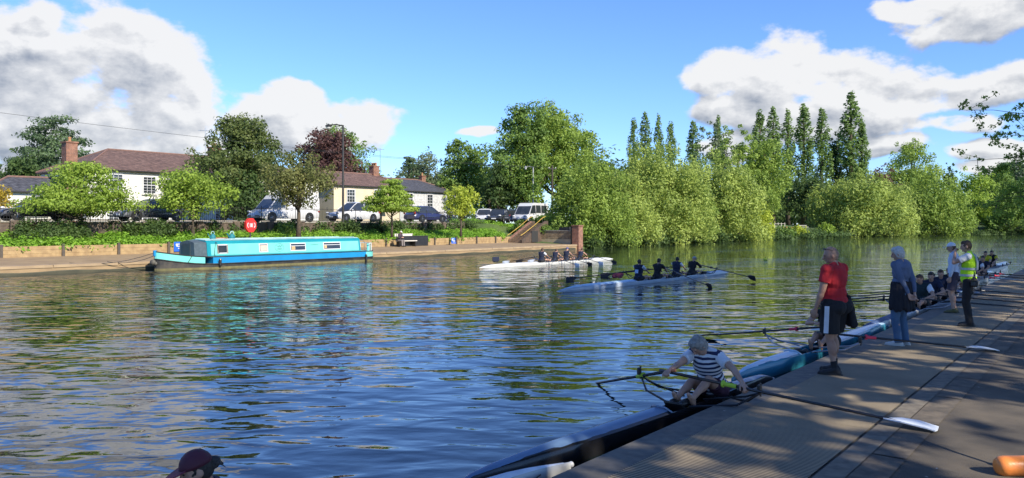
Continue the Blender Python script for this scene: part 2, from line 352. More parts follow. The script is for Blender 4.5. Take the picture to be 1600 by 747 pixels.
xs=[.0,.05,.15,.3,.5,.8,1.2,1.7,2.2,2.6]+[2.6+k*(Ln-3.7)/8 for k in range(1,9)]+[Ln-.8,Ln-.5,Ln-.3,Ln-.12,Ln-.03,Ln]
MB().loft(band(lambda x:-.45,lambda x:.10,xs,.004)).build('weed_line',weed,nbt)
MB().loft(band(lambda x:.10,lambda x:hz(x)-.35,xs)).build('hull',hullb,nbt)
MB().loft(band(lambda x:hz(x)-.35,lambda x:hz(x)-.005,[x for x in xs if 2.3<=x<Ln-1.0]+[Ln-1.1],.012)).build('side_band',bblue,nbt)
fx=[x for x in xs if x<=2.3]; MB().loft(band(lambda x:hz(x)-.34,lambda x:hz(x),fx,.01)).build('bow_panel',aqua,nbt)
MB().loft(band(lambda x:hz(x)-.33,lambda x:hz(x)+.02,[Ln-1.1]+[x for x in xs if x>=Ln-.8],.01)).build('stern_panel',aqua,nbt)
mb=MB()
for sy in(-1,1): mb.tube([(x,sy*(hb(x)+.02),hz(x)-.36) for x in xs],.03,5); mb.tube([(x,sy*(hb(x)+.01),hz(x)+.01) for x in xs],.028,5)
mb.build('rubbing_strake',hullb,nbt)
MB().box((.02,0,.86),(.16,.16,.30),bev=.03).build('stem_post',bblue,nbt)
MB().ell((-.12,-.05,.42),(.13,.18,.15)).ell((-.05,-.16,.36),(.08,.12,.1)).build('bow_fender',mat('rope_fender',(.10,.09,.07)),nbt)
# cabin
c0,c1=2.35,Ln-1.45; yb,yt=beam/2-.10,beam/2-.20; zb_,zt_=.62,1.47
mb=MB(); mb.loft([[(x+(o_ if x<5 else -o_),-yb,zb_),(x+(o_ if x<5 else -o_),-yt,zt_-.1),(x+(o_ if x<5 else -o_),-yt+.14,zt_),(x+(o_ if x<5 else -o_),0,zt_+.05),(x+(o_ if x<5 else -o_),yt-.14,zt_),(x+(o_ if x<5 else -o_),yt,zt_-.1),(x+(o_ if x<5 else -o_),yb,zb_)] for x,o_ in((c0,0),(c0+.2,0),(c1-.1,0),(c1,0))]); autosmooth(mb.build('cabin',teal,nbt),30)
def side_pt(x,z,off): t=(z-zb_)/(zt_-.1-zb_); return (x,-(yb+(yt-yb)*t)-off,z)
def side_quad(x0,x1,z0,z1,off): return [side_pt(x0,z0,off),side_pt(x1,z0,off),side_pt(x1,z1,off),side_pt(x0,z1,off)]
def plate(x0,x1,z0,z1,off,m,name,par,th=.012):
    mb=MB(); a=side_quad(x0,x1,z0,z1,off); b_=side_quad(x0,x1,z0,z1,off-th); mb.add(a+b_,[(0,1,2,3),(7,6,5,4),(0,4,5,1),(1,5,6,2),(2,6,7,3),(3,7,4,0)]); return mb.build(name,m,par)
plate(c0+.22,c1-.15,.74,1.29,.012,aqua,'side_panel',nbt)
plate(c0+.22,c1-.15,.70,.733,.010,aqua,'side_line',nbt)
roofm=mat('roof_pale',(.45,.62,.60),(.30,.50,.50),2,.6)
mb=MB(); mb.loft([[(x,-yt+.1,zt_+.004),(x,-yt+.16,zt_+.035),(x,0,zt_+.075),(x,yt-.16,zt_+.035),(x,yt-.1,zt_+.004),(x,0,zt_+.03)] for x in(c0+.02,c1-.05)]); mb.build('roof',roofm,nbt)
mb=MB(); 
for sy in(-1,1):
    mb.tube([(c0+.3,sy*(yt-.1),zt_+.07),(c1-.4,sy*(yt-.1),zt_+.07)],.018,5)
    for k in range(9): mb.tube([(c0+.4+k*1.15,sy*(yt-.1),zt_),(c0+.4+k*1.15,sy*(yt-.1),zt_+.07)],.012,4)
mb.build('grab_rail',roofm,nbt)
def bwin(x,w_,z0,z1,split=True):
    f=plate(x-w_/2-.05,x+w_/2+.05,z0-.05,z1+.05,.03,white,'window',nbt,.02)
    plate(x-w_/2,x+w_/2,z0,z1,.036,glass,'pane',f,.004)
    if split: plate(x-w_/2,x+w_/2,z1-.13,z1-.10,.045,white,'frame_bar',f)
    return f
def bx(px): # position along the boat of a photograph column
    r=(px-CX)/F; return (r*A_.y-A_.x)/(dd.x-r*dd.y)
f=bwin(bx(350),.50,.83,1.21,False); plate(bx(350)-.32,bx(350)-.26,.80,1.24,.05,mat('shutter',(.25,.2,.17)),'shutter',f); plate(bx(350)+.26,bx(350)+.32,.80,1.24,.05,mat('shutter',(.25,.2,.17)),'shutter',f)
f=bwin(bx(414),.48,.83,1.21,False); plate(bx(414)-.22,bx(414)+.22,.85,1.17,.045,mat('curtain',(.5,.44,.36),(.42,.37,.3),8),'curtain',f)
f=bwin(bx(468),1.0,.85,1.20); plate(bx(468)-.46,bx(468)-.22,.86,1.06,.045,mat('curtain_tan',(.5,.33,.16)),'curtain',f)
f=bwin(bx(521),1.25,.86,1.21); plate(bx(521)-.6,bx(521)-.42,.9,1.08,.045,mat('curtain_tan',(.5,.33,.16)),'curtain',f)
ln=mat('emblem_grey',(.10,.28,.28)); mb=MB(); ex=bx(439)
mb.tube([side_pt(ex+.30*math.cos(a),1.02+.22*math.sin(a),.02) for a in [k*PI/14 for k in range(29)]],.012,4,False)
mb.tube([side_pt(ex-.2+.4*k/12,1.10+.04*math.sin(k*1.4),.02) for k in range(13)],.013,4); mb.tube([side_pt(ex-.17+.34*k/12,.93+.035*math.sin(k*1.9),.02) for k in range(13)],.015,4)
mb.tube([side_pt(ex+.09*math.cos(a),1.03+.05*math.sin(a),.02) for a in [k*PI/6 for k in range(13)]],.009,4,False); mb.build('emblem',ln,nbt)
mb=MB(); q=bx(494); mb.tube([side_pt(q-.3+.6*k/18,1.13+.03*math.sin(k*2.2),.02) for k in range(19)],.012,4); mb.build('boat_name',ln,nbt)
# front doors in dark canvas, cratch
cv=mat('dark_canvas',(.07,.10,.12),(.05,.075,.09),8,.85,.4,60)
MB().loft([[(x,-yb*q,.66),(x,-yt*q,1.38),(x,0,1.5),(x,yt*q,1.38),(x,yb*q,.66)] for x,q in((c0-.62,.80),(c0-.01,.97))]).build('front_cover',cv,nbt)
MB().box((c0-.64,0,1.0),(.03,.7,.62)).build('front_door',mat('door_dark',(.03,.05,.06)),nbt)
# foredeck strap and ropes
mb=MB(); mb.tube([(1.55,-hb(1.55)-.02,hz(1.55)),(1.35,-hb(1.35)-.03,.35)],.018,5); mb.tube([(c0+.5,-yt-.04,1.40),(c0+.38,-yb-.03,.76),(c0+.55,-beam/2-.03,.32)],.012,5); mb.tube([(c0+.55,-yt-.04,1.40),(c0+.66,-yb-.03,.80)],.01,5); mb.build('lashing',black,nbt)
MB().lathe([(.05,0),(.07,.06),(.07,.34),(.05,.4)],(c0+.62,-beam/2-.08,.12),8).build('side_fender',black,nbt)
MB().lathe([(.05,0),(.07,.06),(.07,.44),(.05,.5)],(Ln-1.15,-beam/2-.07,-.05),8).build('side_fender',black,nbt)
# stern rail and tiller
mb=MB()
pts=[(c1+.75,-.86,0),(c1+1.0,-.80,0),(c1+1.28,-.5,0),(c1+1.36,0,0),(c1+1.28,.5,0),(c1+1.0,.80,0),(c1+.75,.86,0)]
mb.tube([(x,y,1.13) for x,y,_ in pts],.026,6)
for x,y,_ in pts: mb.tube([(x,y,.6),(x,y,1.13)],.022,6)
mb.build('stern_rail',white,nbt)
MB().box((c1+.95,-.60,.86),(.3,.05,.48),bev=.02).box((c1+.95,.60,.86),(.3,.05,.48),bev=.02).build('taff_board',aqua,nbt)
MB().tube([(c1+1.2,0,.5),(c1+1.2,0,1.15),(c1+.95,0,1.30),(c1+.2,0,1.36)],.022,6).build('tiller',metal,nbt)
MB().box((c1-.01,0,1.0),(.04,.7,.66)).build('stern_door',bblue,nbt)
# roof things
potm=mat('pot_teal',(.01,.16,.19)); 
def pot(px,y,label):
    x=bx(px); p=Vector(nbt.location)+dd*x+inl*y
    o=thing('roof_can',label,'watering can',p+Vector((0,0,zt_+.06)),xyaw_of(dd))
    MB().lathe([(.13,0),(.15,.02),(.15,.10),(.13,.2),(.07,.24),(.06,.3),(.09,.31)],n=12).build('can',potm,o,True); MB().tube([(.1*math.cos(a),0,.26+.16*math.sin(a)) for a in [k*PI/8 for k in range(9)]],.014,5).build('handle',roofm,o)
    MB().tube([(-.14,0,.08),(-.24,0,.22),(-.30,0,.30)],[.03,.02,.018],6).build('spout',potm,o)
pot(348,-.1,'teal can nearest the bow on the narrowboat roof'); pot(375,-.25,'left one of two teal cans standing together on the narrowboat roof'); pot(382,.1,'right one of two teal cans standing together on the narrowboat roof')
o=thing('gangplank','brown plank lying on the narrowboat roof between the teal cans','plank',Vector(nbt.location)+dd*bx(364)+Vector((0,0,zt_+.09)),xyaw_of(dd)); MB().box((0,.1,.02),(.8,.25,.05),bev=.005).build('board',mat('red_brown',(.35,.14,.07)),o); MB().box((-.3,.1,-.01),(.05,.25,.02)).box((.3,.1,-.01),(.05,.25,.02)).build('batten',wood,o)
def rope(a,b_,sag,label):
    tag(MB().tube([Vector(a).lerp(Vector(b_),k/12)-Vector((0,0,sag*4*(k/12)*(1-k/12))) for k in range(13)],.014,5).build('mooring_rope',mat('rope_dark',(.03,.03,.028))),label,'rope')
P0=Vector(nbt.location)
rope(P0+dd*.05+Vector((0,0,.92)),P0-dd*3.2+inl*1.9+Vector((0,0,.46)),.25,'dark mooring rope running left from the narrowboat bow to the quay')
rope(P0+dd*.1+Vector((0,0,.80)),P0-dd*1.6+inl*1.5+Vector((0,0,.47)),.2,'short dark rope from the narrowboat bow down to the quay edge')
rope(P0+dd*(Ln-.2)+Vector((0,0,.66)),P0+dd*(Ln+1.0)+inl*1.4+Vector((0,0,.47)),.1,'short dark rope at the narrowboat stern')
# ================================================================== ROWING BOATS AND OARS
def shell(label,A,B,hm,dm,seats,beam=.36,name='rowing_boat',sweep=None,cat='rowing boat',zg=.20,text=None,rig=.80,rigs=True):
    A=Vector((*A[:2],0)) if len(A)==3 else W(*A); B=W(*B) if len(B)==2 else B
    d=(B-A).normalized(); L=(B-A).length; o=thing(name,label,cat,(A+B)/2,yaw_of(d)); h=L/2
    ys=[s-h for s in seats]                      # seats given from the stern
    k0,k1=(min(ys)-1.25,max(ys)+.45) if ys else (9,9)
    def wd(y): q=abs(y/h); return max(.012,beam/2*(1-q**2.3)**.95)
    def zt(y): q=abs(y/h); return zg+.02*q**2-.085*max(0,(q-.86)/.14)**1.5
    st_=[-1,-.995,-.98,-.95,-.9,-.8,-.7,-.6,-.5,-.4,-.3,-.2,-.1]; st_=sorted([x*h for x in st_+[0]+[-x for x in st_]]+[k0-.02,k0+.05,k1-.05,k1+.02]); st_=[y for y in st_ if -h<=y<=h]
    S=[]
    for y in st_:
        w_=wd(y); z=zt(y); q=abs(y/h); dp=-.11*(1-q**4)+.03*q**8; 
        u=[(-w_,y,z)]+[(-w_*math.cos(a)**.8,y,dp-.0+(0.06-dp)*(1-math.sin(a))) for a in (.15,.5,.9,1.25)]+[(0,y,dp)]
        u=u+[(-p[0],p[1],p[2]) for p in reversed(u[:-1])]
        if k0<y<k1: u+=[(w_-.018,y,z),(w_-.03,y,.05),(-w_+.03,y,.05),(-w_+.018,y,z)]
        else: c=.05*min(1,w_/.1); u+=[(w_*.7,y,z+c*.6),(w_*.25,y,z+c),(-w_*.25,y,z+c),(-w_*.7,y,z+c*.6)]
        S.append(u)
    autosmooth(MB().loft(S).build('hull',hm,o),50)
    for a,b_,nm in((-h*.985,k0-.03,'stern_deck'),(k1+.03,h*.985,'bow_deck')):
        if b_-a<.2: continue
        S=[]; 
        for i in range(13):
            y=a+(b_-a)*i/12; w_=wd(y)*.93; z=zt(y)+.004; c=.055*min(1,w_/.1); S.append([(-w_,y,z),(-w_*.65,y,z+c*.7),(0,y,z+c*1.15),(w_*.65,y,z+c*.7),(w_,y,z)])
        autosmooth(MB().loft(S,closed=False,cap=False).build(nm,dm,o),60)
    MB().ell((0,h+.015,zt(h)-.02),(.028,.028,.028)).build('bow_ball',white,o,True)
    MB().prism([(-.10,0),(.06,0),(.02,-.12),(-.07,-.12)],.01,Matrix.Rotation(PI/2,3,'Z'),(0,-h+1.1,-.10)).build('fin',black,o)
    if ys:
        mb=MB(); 
        for sx_ in(-1,1):
            for y in ys: mb.tube([(sx_*.11,y-.5,.10),(sx_*.11,y+.28,.10)],.012,4)
        mb.build('slide_rails',metal,o)
        MB().tube([(-wd(k0),k0,zg+.01),(-wd(k0)*.6,k0-.05,zg+.06),(0,k0-.1,zg+.08),(wd(k0)*.6,k0-.05,zg+.06),(wd(k0),k0,zg+.01)],.012,5).build('washboard',dm,o)
    for i,y in enumerate(ys):
        MB().box((0,y,.155),(.27,.22,.025),bev=.01).box((0,y,.12),(.2,.1,.03)).build('seat',black,o)
        MB().box((0,y-.92,.15),(.26,.03,.20),bev=.01,M=Matrix.Rotation(R(40),3,'X')).ell((-.06,y-.86,.20),(.045,.11,.045)).ell((.06,y-.86,.20),(.045,.11,.045)).build('foot_stretcher',black,o)
        if not rigs: continue
        for sx_ in(-1,1):
            if sweep and sweep[i]!=sx_: continue
            w_=wd(y-.3); g=(sx_*rig,y-.42,.36)
            mb=MB(); mb.tube([(sx_*w_,y-.85,zg),(sx_*(rig*.75),y-.60,zg+.05),g],[.014,.014,.012],6); mb.tube([(sx_*w_,y-.15,zg),(sx_*(rig*.75),y-.32,zg+.05),g],[.014,.014,.012],6)
            mb.tube([(sx_*w_,y-.5,zg+.03),(sx_*(rig*.8),y-.46,.30),g],.012,6)
            r=mb.build('rigger',carbon if sweep or hm.name=='hull_dark' else metal,o)
            MB().tube([(g[0],g[1],.32),(g[0],g[1],.47)],.012,6).box((g[0],g[1]-.03,.41),(.05,.05,.09),bev=.01).build('gate',black,r)
    if text:
        mb=MB(); x0,s_=text
        for k in range(9): mb.box((s_*(wd(x0+k*.09)+.004),x0+k*.09,.12),(.006,.045,.05))
        mb.build('lettering',mat('mark_blue',(.05,.1,.25)),o)
    return o,ys,h,d,A
def oar(label,h,t,bladem,collar=None,group=None,roll=0,sweep=False,handle=None,shaftm=None):
    h=Vector(h); t=Vector(t); d=(t-h).normalized(); L=(t-h).length
    o=thing('oar',label,'oar',h,0,group); o.rotation_mode='QUATERNION'; 
    up=Vector((0,0,1)); y=up.cross(d).normalized(); z=d.cross(y); M=Matrix((d,y,z)).transposed(); o.rotation_quaternion=(M.to_4x4()@Matrix.Rotation(roll,4,'X')).to_quaternion()
    bl=.50; r=.019 if not sweep else .023
    MB().tube([(0.12,0,0),(L-bl,0,0),(L-bl+.12,0,0)],[r,r*.85,r*.6],8).build('shaft',shaftm or carbon,o,True)
    MB().tube([(0,0,0),(.01,0,0),(.13,0,0)],[.012,.019,.019],8).build('handle',handle or mat('grip',(.10,.10,.11)),o,True)
    g=.86 if not sweep else 1.1
    MB().tube([(g-.06,0,0),(g+.10,0,0)],r+.007,8).tube([(g-.07,0,0),(g-.045,0,0)],r+.024,10).build('collar',collar or black,o)
    top=[(-.02,.012),(.06,.055),(.16,.085),(.40,.095),(.47,.09),(.485,.02)]; bot=[(.48,-.12),(.30,-.13),(.14,-.10),(.02,-.012)]
    pl=top+bot; mb=MB(); V0=[(L-bl+x,.035*math.sin(min(1,max(0,x)/.48)*PI)*.6+.006,z_) for x,z_ in pl]; V1=[(a,b_-.012,c) for a,b_,c in V0]; n=len(pl)
    mb.add(V0+V1,[tuple(range(n)),tuple(reversed(range(n,2*n)))]+[(i,n+i,n+(i+1)%n,(i+1)%n) for i in range(n)]); mb.build('blade',bladem,o)
    return o
# ================================================================== PEOPLE
skin=mat('skin',(.46,.27,.19),(.40,.22,.15),9,.55,.15,60); skin2=mat('skin_tan',(.40,.23,.155),(.34,.18,.12),9,.55,.15,60)
def cloth(n,c,c2=None,b=.5): return mat('cloth_'+n,c,c2 or tuple(x*.8 for x in c),5,.9,b,9,dist=.02)
SC2=bpy.data.scenes.new('workbench')
def remesh(name,mb,m,parent,vox,smooth=2,noise=0.0,nsc=7):
    me=bpy.data.meshes.new(name); me.from_pydata(mb.v,[],mb.f); bm=bmesh.new(); bm.from_mesh(me); bmesh.ops.recalc_face_normals(bm,faces=bm.faces); bm.to_mesh(me); bm.free()
    o=bpy.data.objects.new(name,me); SC2.collection.objects.link(o); md=o.modifiers.new('r','REMESH'); md.mode='VOXEL'; md.voxel_size=vox
    if smooth: s_=o.modifiers.new('s','SMOOTH'); s_.iterations=smooth; s_.factor=.5
    vl=SC2.view_layers[0]; vl.update(); e=bpy.data.meshes.new_from_object(o.evaluated_get(vl.depsgraph)); o.modifiers.clear(); o.data=e; bpy.data.meshes.remove(me); e.name=name
    SC2.collection.objects.unlink(o); COL.objects.link(o)
    if noise:
        n_=len(e.vertices); co_=np.empty(n_*3,np.float32); e.vertices.foreach_get('co',co_); no_=np.array([tuple(q.vector) for q in e.vertex_normals],np.float32).ravel(); P_=co_.reshape(-1,3)
        dv=np.array([mnoise.noise((p[0]*nsc,p[1]*nsc,p[2]*nsc*.6))+.5*mnoise.noise((p[0]*nsc*2.3,p[1]*nsc*2.3,p[2]*nsc*2.3)) for p in P_.tolist()],np.float32)*noise
        e.vertices.foreach_set('co',(P_+no_.reshape(-1,3)*dv[:,None]).ravel()); e.update()
    e.polygons.foreach_set('use_smooth',[True]*len(e.polygons)); e.materials.clear(); e.materials.append(m); o.parent=parent; return o
def ik(a,t,l1,l2,hint):
    a=Vector(a);t=Vector(t); d=t-a; D=min(max(d.length,.05),(l1+l2)*.995); d.normalize(); t=a+d*D
    c=(l1*l1+D*D-l2*l2)/(2*l1*D); c=max(-1,min(1,c)); h_=Vector(hint); h_=h_-d*h_.dot(d); h_.normalize()
    return a+d*(l1*c)+h_*(l1*math.sqrt(1-c*c)),t
def hand(mb,w_,d,pn,tv,curl,k,fat=1.0):
    d=Vector(d).normalized(); pn=Vector(pn); pn=(pn-d*pn.dot(d)).normalized(); tv=Vector(tv); tv=(tv-d*tv.dot(d)-pn*tv.dot(pn)).normalized()
    for j,(x,l) in enumerate(((.031,.070),(.0105,.080),(-.0105,.074),(-.031,.058))):
        b0=w_+tv*x*.5*k+d*.015*k; b1=w_+d*(.092-.004*abs(j-1))*k+tv*x*k; mb.cap(b0,.014*k*fat,b1,.0115*k*fat,8)
        p=b1; a=0
        for sgm,(f,ca) in enumerate(((.45,.45),(.30,.9),(.25,.6))):
            a+=curl*ca; dr=d*math.cos(a)+pn*math.sin(a); q=p+dr*l*f*k; mb.cap(p,.0098*k*fat*(1-.08*sgm),q,.0088*k*fat*(1-.08*sgm),8); p=q
    b0=w_+d*.022*k+tv*.018*k; dr=(d*.65+tv*.65+pn*.35).normalized(); q=b0+dr*.045*k; mb.cap(b0,.014*k*fat,q,.011*k*fat,8)
    dr=(d*.85+tv*.25+pn*.5).normalized(); q2=q+dr*.034*k; mb.cap(q,.011*k*fat,q2,.0095*k*fat,8); q3=q2+(d*.8+pn*.6-tv*.05).normalized()*.024*k; mb.cap(q2,.0095*k*fat,q3,.0085*k*fat,8)
def person(label,origin,face,H=1.75,pel=None,lean=0,side=0,twist=0,hyaw=0,hpitch=.13,hands=None,elbow=None,feet=None,knee=None,fat=1.0,vox=.009,sk=None,
           top=('tee',None),bottom=('shorts',None),shoes=None,socks=None,hair=None,hairkind='short',cap=None,glasses=False,curl=(.8,.8),palm=None,group=None,foot_dir=None,extra=None,cat='person',over=None):
    k=H/1.75; sk=sk or skin
    o=thing('person',label,cat,origin,yaw_of(Vector(face)),group)
    pel=Vector(pel) if pel else Vector((0,0,.962*k))
    Mt=(Matrix.Rotation(twist,3,'Z')@Matrix.Rotation(-lean,3,'X')@Matrix.Rotation(side,3,'Y')); r=Mt@Vector((1,0,0)); f=Mt@Vector((0,1,0)); u=Mt@Vector((0,0,1))
    Mp=Matrix.Rotation(-lean*.45,3,'X')
    P=lambda a,b_,c: pel+(r*a+f*b_+u*c)*k
    sh=[P(-.178*max(1,fat*.95),0,.455),P(.178*max(1,fat*.95),0,.455)]; hip=[pel+Vector((-.095*k*fat,0,-.05*k)),pel+Vector((.095*k*fat,0,-.05*k))]
    hands=hands or [Vector((-.25*k,.04,.80*k)),Vector((.25*k,.04,.80*k))]; elbow=elbow or [(-.5,-1,-.2),(.5,-1,-.2)]
    feet=feet or [Vector((-.11*k,-.02,.085*k)),Vector((.11*k,-.02,.085*k))]; knee=knee or [(0,1,.1),(0,1,.1)]
    foot_dir=foot_dir or [(-.2,1,0),(.2,1,0)]; palm=palm or [(1,.2,0),(-1,.2,0)]
    A=[];Lg=[]
    for i in(0,1):
        e,wv_=ik(sh[i],hands[i],.285*k,.255*k,elbow[i]); A.append((sh[i],e,wv_))
        kn,an=ik(hip[i],feet[i],.425*k,.41*k,knee[i]); Lg.append((hip[i],kn,an))
    Mh=Mt@Matrix.Rotation(lean*.75,3,'X')@Matrix.Rotation(hyaw,3,'Z')@Matrix.Rotation(-hpitch,3,'X'); nk=P(0,-.005,.48)
    hc=nk+(u*.09+f*.015)*k+Mh@Vector((0,.02,.085))*k; hr,hf,hu=[Mh@Vector(v) for v in((1,0,0),(0,1,0),(0,0,1))]
    def torso(mb,g=0,lo=True):
        if lo:
            mb.ell(pel,((.155*fat+g)*k,(.11*fat+g)*k,(.12+g)*k),Mp,16,10)
            for sx_ in(-1,1): mb.ell(pel+Mp@Vector((sx_*.072*fat,-.055*fat,-.05))*k,((.088*fat+g)*k,(.085*fat+g)*k,(.10+g)*k),Mp)
        mb.ell(P(0,.01,.12),((.140*fat+g)*k,(.108*fat+g)*k,(.16+g)*k),Mt,16,10); 
        if fat>1.05: mb.ell(P(0,.045*fat,.10),((.13*fat+g)*k,(.11*fat+g)*k,(.13+g)*k),Mt,16,10)
        mb.ell(P(0,-.005,.32),((.160*(.5+.5*fat)+g)*k,(.112*(.5+.5*fat)+g)*k,(.175+g)*k),Mt,16,10)
        mb.cap(P(-.12,-.01,.445),(.062+g)*k,P(.12,-.01,.445),(.062+g)*k,12); mb.ell(P(0,-.02,.40),((.175+g)*k,(.095+g)*k,(.09+g)*k),Mt,16,8)
        for sx_ in(-1,1): mb.cap(P(sx_*.05,-.015,.52),(.03+g*.7)*k,P(sx_*.16,-.005,.465),(.05+g)*k,10)
    # body -------
    mb=MB(); torso(mb); mb.cap(P(0,-.015,.44),.062*k,nk+(hc-nk)*.5,.052*k,12)
    mb.ell(hc,(.076*k,.094*k,.112*k),Mh,16,12); mb.ell(hc+(hf*.022-hu*.055)*k,(.058*k,.062*k,.062*k),Mh,12,8)   # cranium, jaw
    mb.ell(hc+(hf*.068-hu*.086)*k,(.024*k,.02*k,.018*k),Mh); mb.cap(hc+(hf*.092+hu*.012)*k,.009*k,hc+(hf*.112-hu*.030)*k,.014*k,8)  # chin, nose
    mb.cap(hc+(hf*.086+hr*.035+hu*.022)*k,.009*k,hc+(hf*.086-hr*.035+hu*.022)*k,.009*k,8); mb.ell(hc+(hf*.094-hu*.055)*k,(.024*k,.010*k,.008*k),Mh)
    for sx_ in(-1,1): mb.ell(hc+(hr*.078*sx_-hf*.004-hu*.012)*k,(.009*k,.020*k,.032*k),Mh)
    for i in(0,1):
        s0,e,w0=A[i]; af=.6+.4*fat
        mb.cap(s0,.058*k*af,e,.040*k*af,12); mb.ell(s0.lerp(e,.4),(.048*k*af,.048*k*af,.09*k),Vector((0,0,1)).rotation_difference(e-s0).to_matrix())
        mb.cap(e,.040*k*af,w0,.026*k,12); mb.ell(e.lerp(w0,.28),(.042*k*af,.042*k*af,.075*k),Vector((0,0,1)).rotation_difference(w0-e).to_matrix())
        d=(w0-e).normalized(); sx_=-1 if i==0 else 1
        tvv=Vector(palm[i]).cross(d)*(1 if i==1 else -1)
        if tvv.dot(Vector((0,1,.5)))<0 : tvv=-tvv
        hand(mb,w0,d,palm[i],tvv,curl[i],k,1.12 if vox<.008 else 1.35)
        h0,kn,an=Lg[i]; mb.cap(h0,.084*k*fat,kn,.052*k,12); mb.ell(h0.lerp(kn,.35),(.083*k*fat,.083*k*fat,.15*k),Vector((0,0,1)).rotation_difference(kn-h0).to_matrix())
        mb.cap(kn,.051*k,an,.034*k,12); q=(an-kn); back=Vector((0,-1,0)); back=(back-q.normalized()*back.dot(q.normalized())); back=back.normalized() if back.length>.1 else Vector((0,0,-1))
        mb.ell(kn.lerp(an,.30)+back*.014*k,(.052*k*(.5+.5*fat),.055*k*(.5+.5*fat),.13*k),Vector((0,0,1)).rotation_difference(q).to_matrix())
        fd=Vector(foot_dir[i]).normalized(); hl=an-fd*.035*k+Vector((0,0,-.045*k)); to=an+fd*.165*k+Vector((0,0,-.062*k)); mb.cap(an,.036*k,hl,.032*k,10); mb.cap(an-Vector((0,0,.01*k)),.034*k,to-fd*.05*k,.030*k,10); mb.cap(hl,.032*k,to,.024*k,10)
    remesh('body',mb,sk,o,vox,2)
    if vox<.012:
        for sx_ in(-1,1): MB().ell(hc+(hr*.031*sx_+hf*.086+hu*.006)*k,(.010*k,.008*k,.007*k),Mh,10,6).build('eye',mat('eye',(.05,.035,.03),rough=.2),o,True)
    cn=.0085 if vox<.012 else .008
    # clothes ------
    tk,tm=top[0],top[1]
    if tk:
        mb=MB(); g=.017; torso(mb,g,False); mb.ell(P(0,0,.03),((.150*fat+g)*k,(.118*fat+g)*k,(.085+g)*k),Mt,16,8)
        tf={'tee':.62,'vest':0,'long':2}[tk]
        for i in(0,1):
            s0,e,w0=A[i]; af=.6+.4*fat
            if tf==0: continue
            if tf<1: q=s0.lerp(e,tf); mb.tube([s0-(e-s0)*.05,s0.lerp(e,.3),q],[.068*k*af,.069*k*af,.069*k*af],14); mb.ell(s0,(.076*k*af,.076*k*af,.074*k*af),None,14,10)
            else: mb.cap(s0,.070*k*af,e,.056*k*af,12); mb.tube([e-(w0-e)*.05,e.lerp(w0,.5),e.lerp(w0,.97)],[.055*k,.048*k,.036*k],12)
        t_=remesh({'tee':'t_shirt','vest':'vest','long':'shirt'}[tk],mb,tm,o,max(vox*.85,.008),1,cn)
    if over:    # second layer vest over a shirt
        mb=MB(); g=.028; torso(mb,g,False); mb.ell(P(0,0,.0),((.152*fat+g)*k,(.12*fat+g)*k,(.10+g)*k),Mt,16,8); remesh(over[0],mb,over[1],o,max(vox*.85,.008),1,cn*1.3)
    bk,bm_=bottom
    if bk:
        mb=MB(); g=.016
        mb.ell(pel+Vector((0,0,.01)),((.158*fat+g)*k,(.115*fat+g)*k,(.115+g)*k),Mp,16,10)
        for sx_ in(-1,1): mb.ell(pel+Mp@Vector((sx_*.072*fat,-.055*fat,-.05))*k,((.09*fat+g)*k,(.088*fat+g)*k,(.10+g)*k),Mp)
        for i in(0,1):
            h0,kn,an=Lg[i]
            if bk=='shorts': mb.tube([h0-(kn-h0)*.1,h0.lerp(kn,.4),h0.lerp(kn,.82)],[.104*k*fat,.105*k*fat,.098*k*fat],14)
            elif bk=='tights': mb.tube([h0-(kn-h0)*.1,h0.lerp(kn,.35),h0.lerp(kn,.6)],[.096*k*fat,.092*k*fat,.078*k*fat],14)
            else: mb.cap(h0,.102*k*fat,kn,.075*k,12); mb.tube([kn-(an-kn)*.06,kn.lerp(an,.5),an+(an-kn)*.06],[.076*k,.070*k,.066*k],12)
        remesh({'shorts':'shorts','tights':'shorts'}.get(bk,'trousers'),mb,bm_,o,max(vox*.85,.008),1,cn)
    for i in(0,1):
        h0,kn,an=Lg[i]; fd=Vector(foot_dir[i]).normalized()
        if socks: remesh('sock',MB().tube([an+(kn-an)*.26,an+(kn-an)*.1,an-Vector((0,0,.03*k))],[.044*k,.041*k,.042*k],12),socks,o,.009,1)
        if shoes:
            mb=MB(); hl=an-fd*.045*k+Vector((0,0,-.048*k)); to=an+fd*.185*k+Vector((0,0,-.058*k))
            mb.cap(an-Vector((0,0,.0)),.046*k,hl,.040*k,12); mb.cap(an-Vector((0,0,.012*k)),.044*k,to-fd*.06*k,.038*k,12); mb.cap(hl,.038*k,to,.030*k,12); mb.cap(hl.lerp(to,.3),.037*k,hl.lerp(to,.8),.040*k,12)
            sh_=remesh('shoe',mb,shoes,o,max(.008,vox*.8),1)
            sm=MB(); X=fd.cross(Vector((0,0,1))); 
            S=[];c0_=hl.lerp(to,.45); Ls=(to-hl).length/2+.045*k
            for zz in(-.032,-.012): S.append([Vector((c0_.x,c0_.y,hl.z+zz*k))+fd*math.cos(a)*Ls+X*math.sin(a)*.047*k for a in [j*PI/8 for j in range(16)]])
            sm.loft(S).build('sole',mat('sole_white',(.55,.55,.52)) if shoes.name.endswith('white') else black,sh_)
